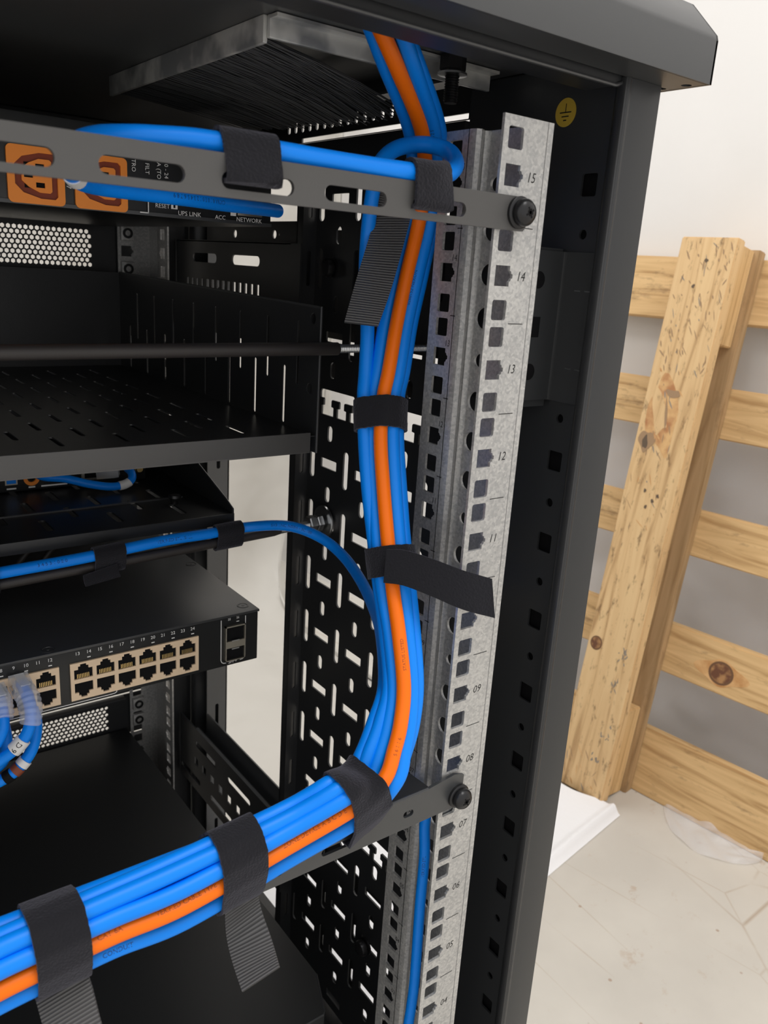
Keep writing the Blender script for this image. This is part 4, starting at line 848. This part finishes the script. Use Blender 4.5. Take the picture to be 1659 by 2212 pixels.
for dd in (0, -552):
    fb = board('stringer_board', (dd-2, dd+77), (-6, 796), (-80, -60), 'wood2', 'u')
    if dd == 0:
        knot(fb, 63, 219, -80, 9, 10, 'u', False)
        b = MB(); L = fb.location/S; rr = random.Random(3)
        for q in range(130):      # bark streaks and gouges near the top, round the burl and at the foot
            z_ = rr.random()
            if z_ < .55: cu = rr.uniform(610, 792); cd = rr.uniform(2, 72)
            elif z_ < .8: cu = rr.uniform(500, 600); cd = rr.uniform(22, 66)
            else: cu = rr.choice((rr.uniform(2, 60), rr.uniform(395, 470))); cd = rr.uniform(10, 70)
            ln = rr.uniform(1.5, 9); w_ = rr.uniform(.3, 1.1); a = rr.gauss(.35, .35)
            P = [(-ln, 0), (-ln*.3, w_), (ln*.6, w_*.7), (ln, 0), (ln*.4, -w_), (-ln*.5, -w_*.8)]
            P = [(cu+x*math.cos(a)-y*math.sin(a), cd+x*math.sin(a)+y*math.cos(a)) for x, y in P]
            b.plate(P, [], .2, lambda u, v, w: (u-L.y, -(v-L.x), -10-w), rr.choice(('bark2', 'stamp', 'bark2', 'knotring' if cu < 620 else 'bark2')))
        def blob(cu, cd, ru, rd, m_, t, a=0, wob=.25):
            P = [(ru*math.cos(q)*(1+wob*math.sin(3*q+cu)), rd*math.sin(q)*(1+wob*math.cos(2*q+cd))) for q in [2*PH*i/26 for i in range(26)]]
            b.plate([(cu+x*math.cos(a)-y*math.sin(a), cd+x*math.sin(a)+y*math.cos(a)) for x, y in P], [], t, lambda u, v, w: (u-L.y, -(v-L.x), -10-w), m_)
        blob(556, 46, 52, 21, 'burl', .15, .25); blob(560, 50, 30, 12, 'wood2', .3, .3); blob(520, 60, 14, 10, 'bark2', .45); blob(517, 61, 9, 4, 'bark', .6); blob(589, 37, 5, 12, 'bark2', .45); blob(560, 40, 22, 1.6, 'bark2', .5, .2)
        for cu, cd in ((766, 35), (732, 45), (452, 44), (440, 30), (448, 24), (430, 38)): blob(cu, cd, 2.4, 2.2, 'bark', .6)
        for cu, cd, n3 in ((215, 19, 9), (168, 22, 8), (95, 17, 7), (60, 22, 6)):
            for j in range(n3): blob(cu+rr.uniform(-14, 14), cd+rr.uniform(-7, 7), rr.uniform(1, 5), rr.uniform(.6, 1.6), 'stamp', .25, rr.uniform(-.6, .6), .4)
        me = bpy.data.meshes.new('weathering'); me.from_pydata([(q[0]*S, q[1]*S, q[2]*S) for q in b.v], [], b.f)
        for q in b.mats:
            if q not in M: M[q] = {'bark': mat('dark_bark', (.13, .09, .06), .8), 'bark2': mat('brown_bark', (.36, .23, .13), .8), 'burl': mat('reddish_burl', (.60, .33, .14), .6, noise=(60, 5, (.45, .20, .08), (.72, .45, .20), .35, .65)), 'stamp': mat('grey_stamp_ink', (.30, .25, .20), .7)}[q]
            me.materials.append(M[q])
        me.polygons.foreach_set('material_index', b.m)
        o = bpy.data.objects.new('bark_marks', me); COL.objects.link(o); o.parent = fb; o['kind'] = 'stuff'
    board('stringer_board', (dd-6, dd+80), (-4, 794), (-18, 0), 'wood3', 'u')
    board('spacer_block', (dd+2, dd+75), (-3, 134), (-60, -18), 'wood', 'u'); board('spacer_block', (dd+2, dd+75), (662, 792), (-60, -18), 'wood', 'u')

# ------------------------------------------------------------------ sheets on the floor and wall
def grid_sheet(name, f, nu, nv, m, th, label, cat, loc):
    b = MB(); vs = [f(i/nu, j/nv) for i in range(nu+1) for j in range(nv+1)]; n = len(vs)
    nr = []
    for i in range(nu+1):
        for j in range(nv+1):
            a = Vector(f(min(1, i/nu+.01), j/nv))-Vector(f(max(0, i/nu-.01), j/nv)); c = Vector(f(i/nu, min(1, j/nv+.01)))-Vector(f(i/nu, max(0, j/nv-.01))); nr.append(a.cross(c).normalized())
    V2 = [tuple(Vector(q)+k*th) for q, k in zip(vs, nr)]
    w = nv+1; F = [(i*w+j, i*w+j+1, (i+1)*w+j+1, (i+1)*w+j) for i in range(nu) for j in range(nv)]; F2 = [tuple(q+n for q in f_[::-1]) for f_ in F]
    rim = [i*w for i in range(nu+1)]+[nu*w+j for j in range(1, nv+1)]+[i*w+nv for i in range(nu-1, -1, -1)]+[j for j in range(nv-1, 0, -1)]
    E_ = [(rim[i], rim[(i+1) % len(rim)], rim[(i+1) % len(rim)]+n, rim[i]+n) for i in range(len(rim))]
    b.add(list(vs)+V2, F+F2+E_, m); return b.build(name, loc=loc, label=label, cat=cat, ang=80)
def foam(s, t):
    a = Vector((625, 287, 0)).lerp(Vector((110, 205, 0)), s); c = Vector((560, 480, 0)).lerp(Vector((60, 520, 0)), s); q = a.lerp(c, t)
    z = FZ+1+9*math.exp(-((t-.06)/.03)**2)*(1-.5*s)+5*(math.sin(9*s+4*t)+1)*min(1, t*8)+18*max(0, .14-s)*min(1, t*6)
    return (q.x+4*math.sin(14*t), q.y, z)
grid_sheet('foam_sheet', foam, 40, 60, 'foam', 2.5, 'white foam wrapping sheet lying on the floor behind the rack', 'foam sheet', (300, 500, FZ))
def drape(s, t):
    x = -1200+2080*s
    L = 1960*t; zf = 1200-L
    fold = 16*math.sin(x*.008+1.2*math.sin(L*.004))+9*math.sin(x*.031+L*.006)+3*math.sin(x*.05-L*.012)
    if zf > FZ+170: y = 1190; z = zf
    else:
        a = min(1.0, (FZ+170-zf)/267); ang = a*PH/2; y = 1190-170*(1-math.cos(ang)); z = FZ+170-170*math.sin(ang)+6
        if a >= 1: y = 1020-(FZ+170-zf-267); z = FZ+6
    k = max(0.0, min(1.0, (z-FZ-20)/400)); x = min(x, 540+140*k); w = max(0.0, min(1.0, (z-FZ-6)/120))
    return (x, y-fold*w, z+abs(fold)*.55*(1-w))
grid_sheet('hanging_sheet', drape, 120, 90, 'drape', 2.0, 'wrinkled off-white sheet hanging at the back, seen through the open side of the rack', 'sheet', (-200, 1190, FZ))
def crump(x, y, k): return math.sin(x*k+2.1*math.sin(y*k*.7))*math.cos(y*k*1.3+1.5*math.sin(x*k*.6))
def film1(s, t):
    # loose film behind the pallet, hanging from the wall to the floor
    q = nW*(kW-18-34*(1-t)**2*0)+dW*(-330+900*s+0); z = FZ+4+560*t
    o = 10*crump(s*900, t*560, .018)+6*crump(s*900+50, t*560, .045)
    base = kW-16-110*(1-t)**1.5*0
    q = nW*(base-abs(o))+dW*(60-300+900*s+ (nW.dot(Vector((0, 0, 0)))))
    return (q.x, q.y, z)
grid_sheet('plastic_film', film1, 60, 40, 'plastic', .3, 'crumpled clear plastic film against the wall behind the pallet', 'plastic film', (700, 200, FZ))
def film2(s, t):
    a = Vector((700, 270, 0)).lerp(Vector((700, 120, 0)), s); q = a+Vector((-1, -.1, 0))*(62*t*math.sin(PH*min(1, max(0, s)))**.6)
    return (q.x+12, q.y, FZ+1+9*abs(crump(s*150, t*60, .07))*(1-.6*t)+5*(1-t))
grid_sheet('plastic_film', film2, 40, 20, 'plastic', .3, 'piece of clear plastic film on the floor under the lowest pallet board', 'plastic film', (700, 200, FZ))
for o in bpy.data.objects:
    if '_o' in o: del o['_o']
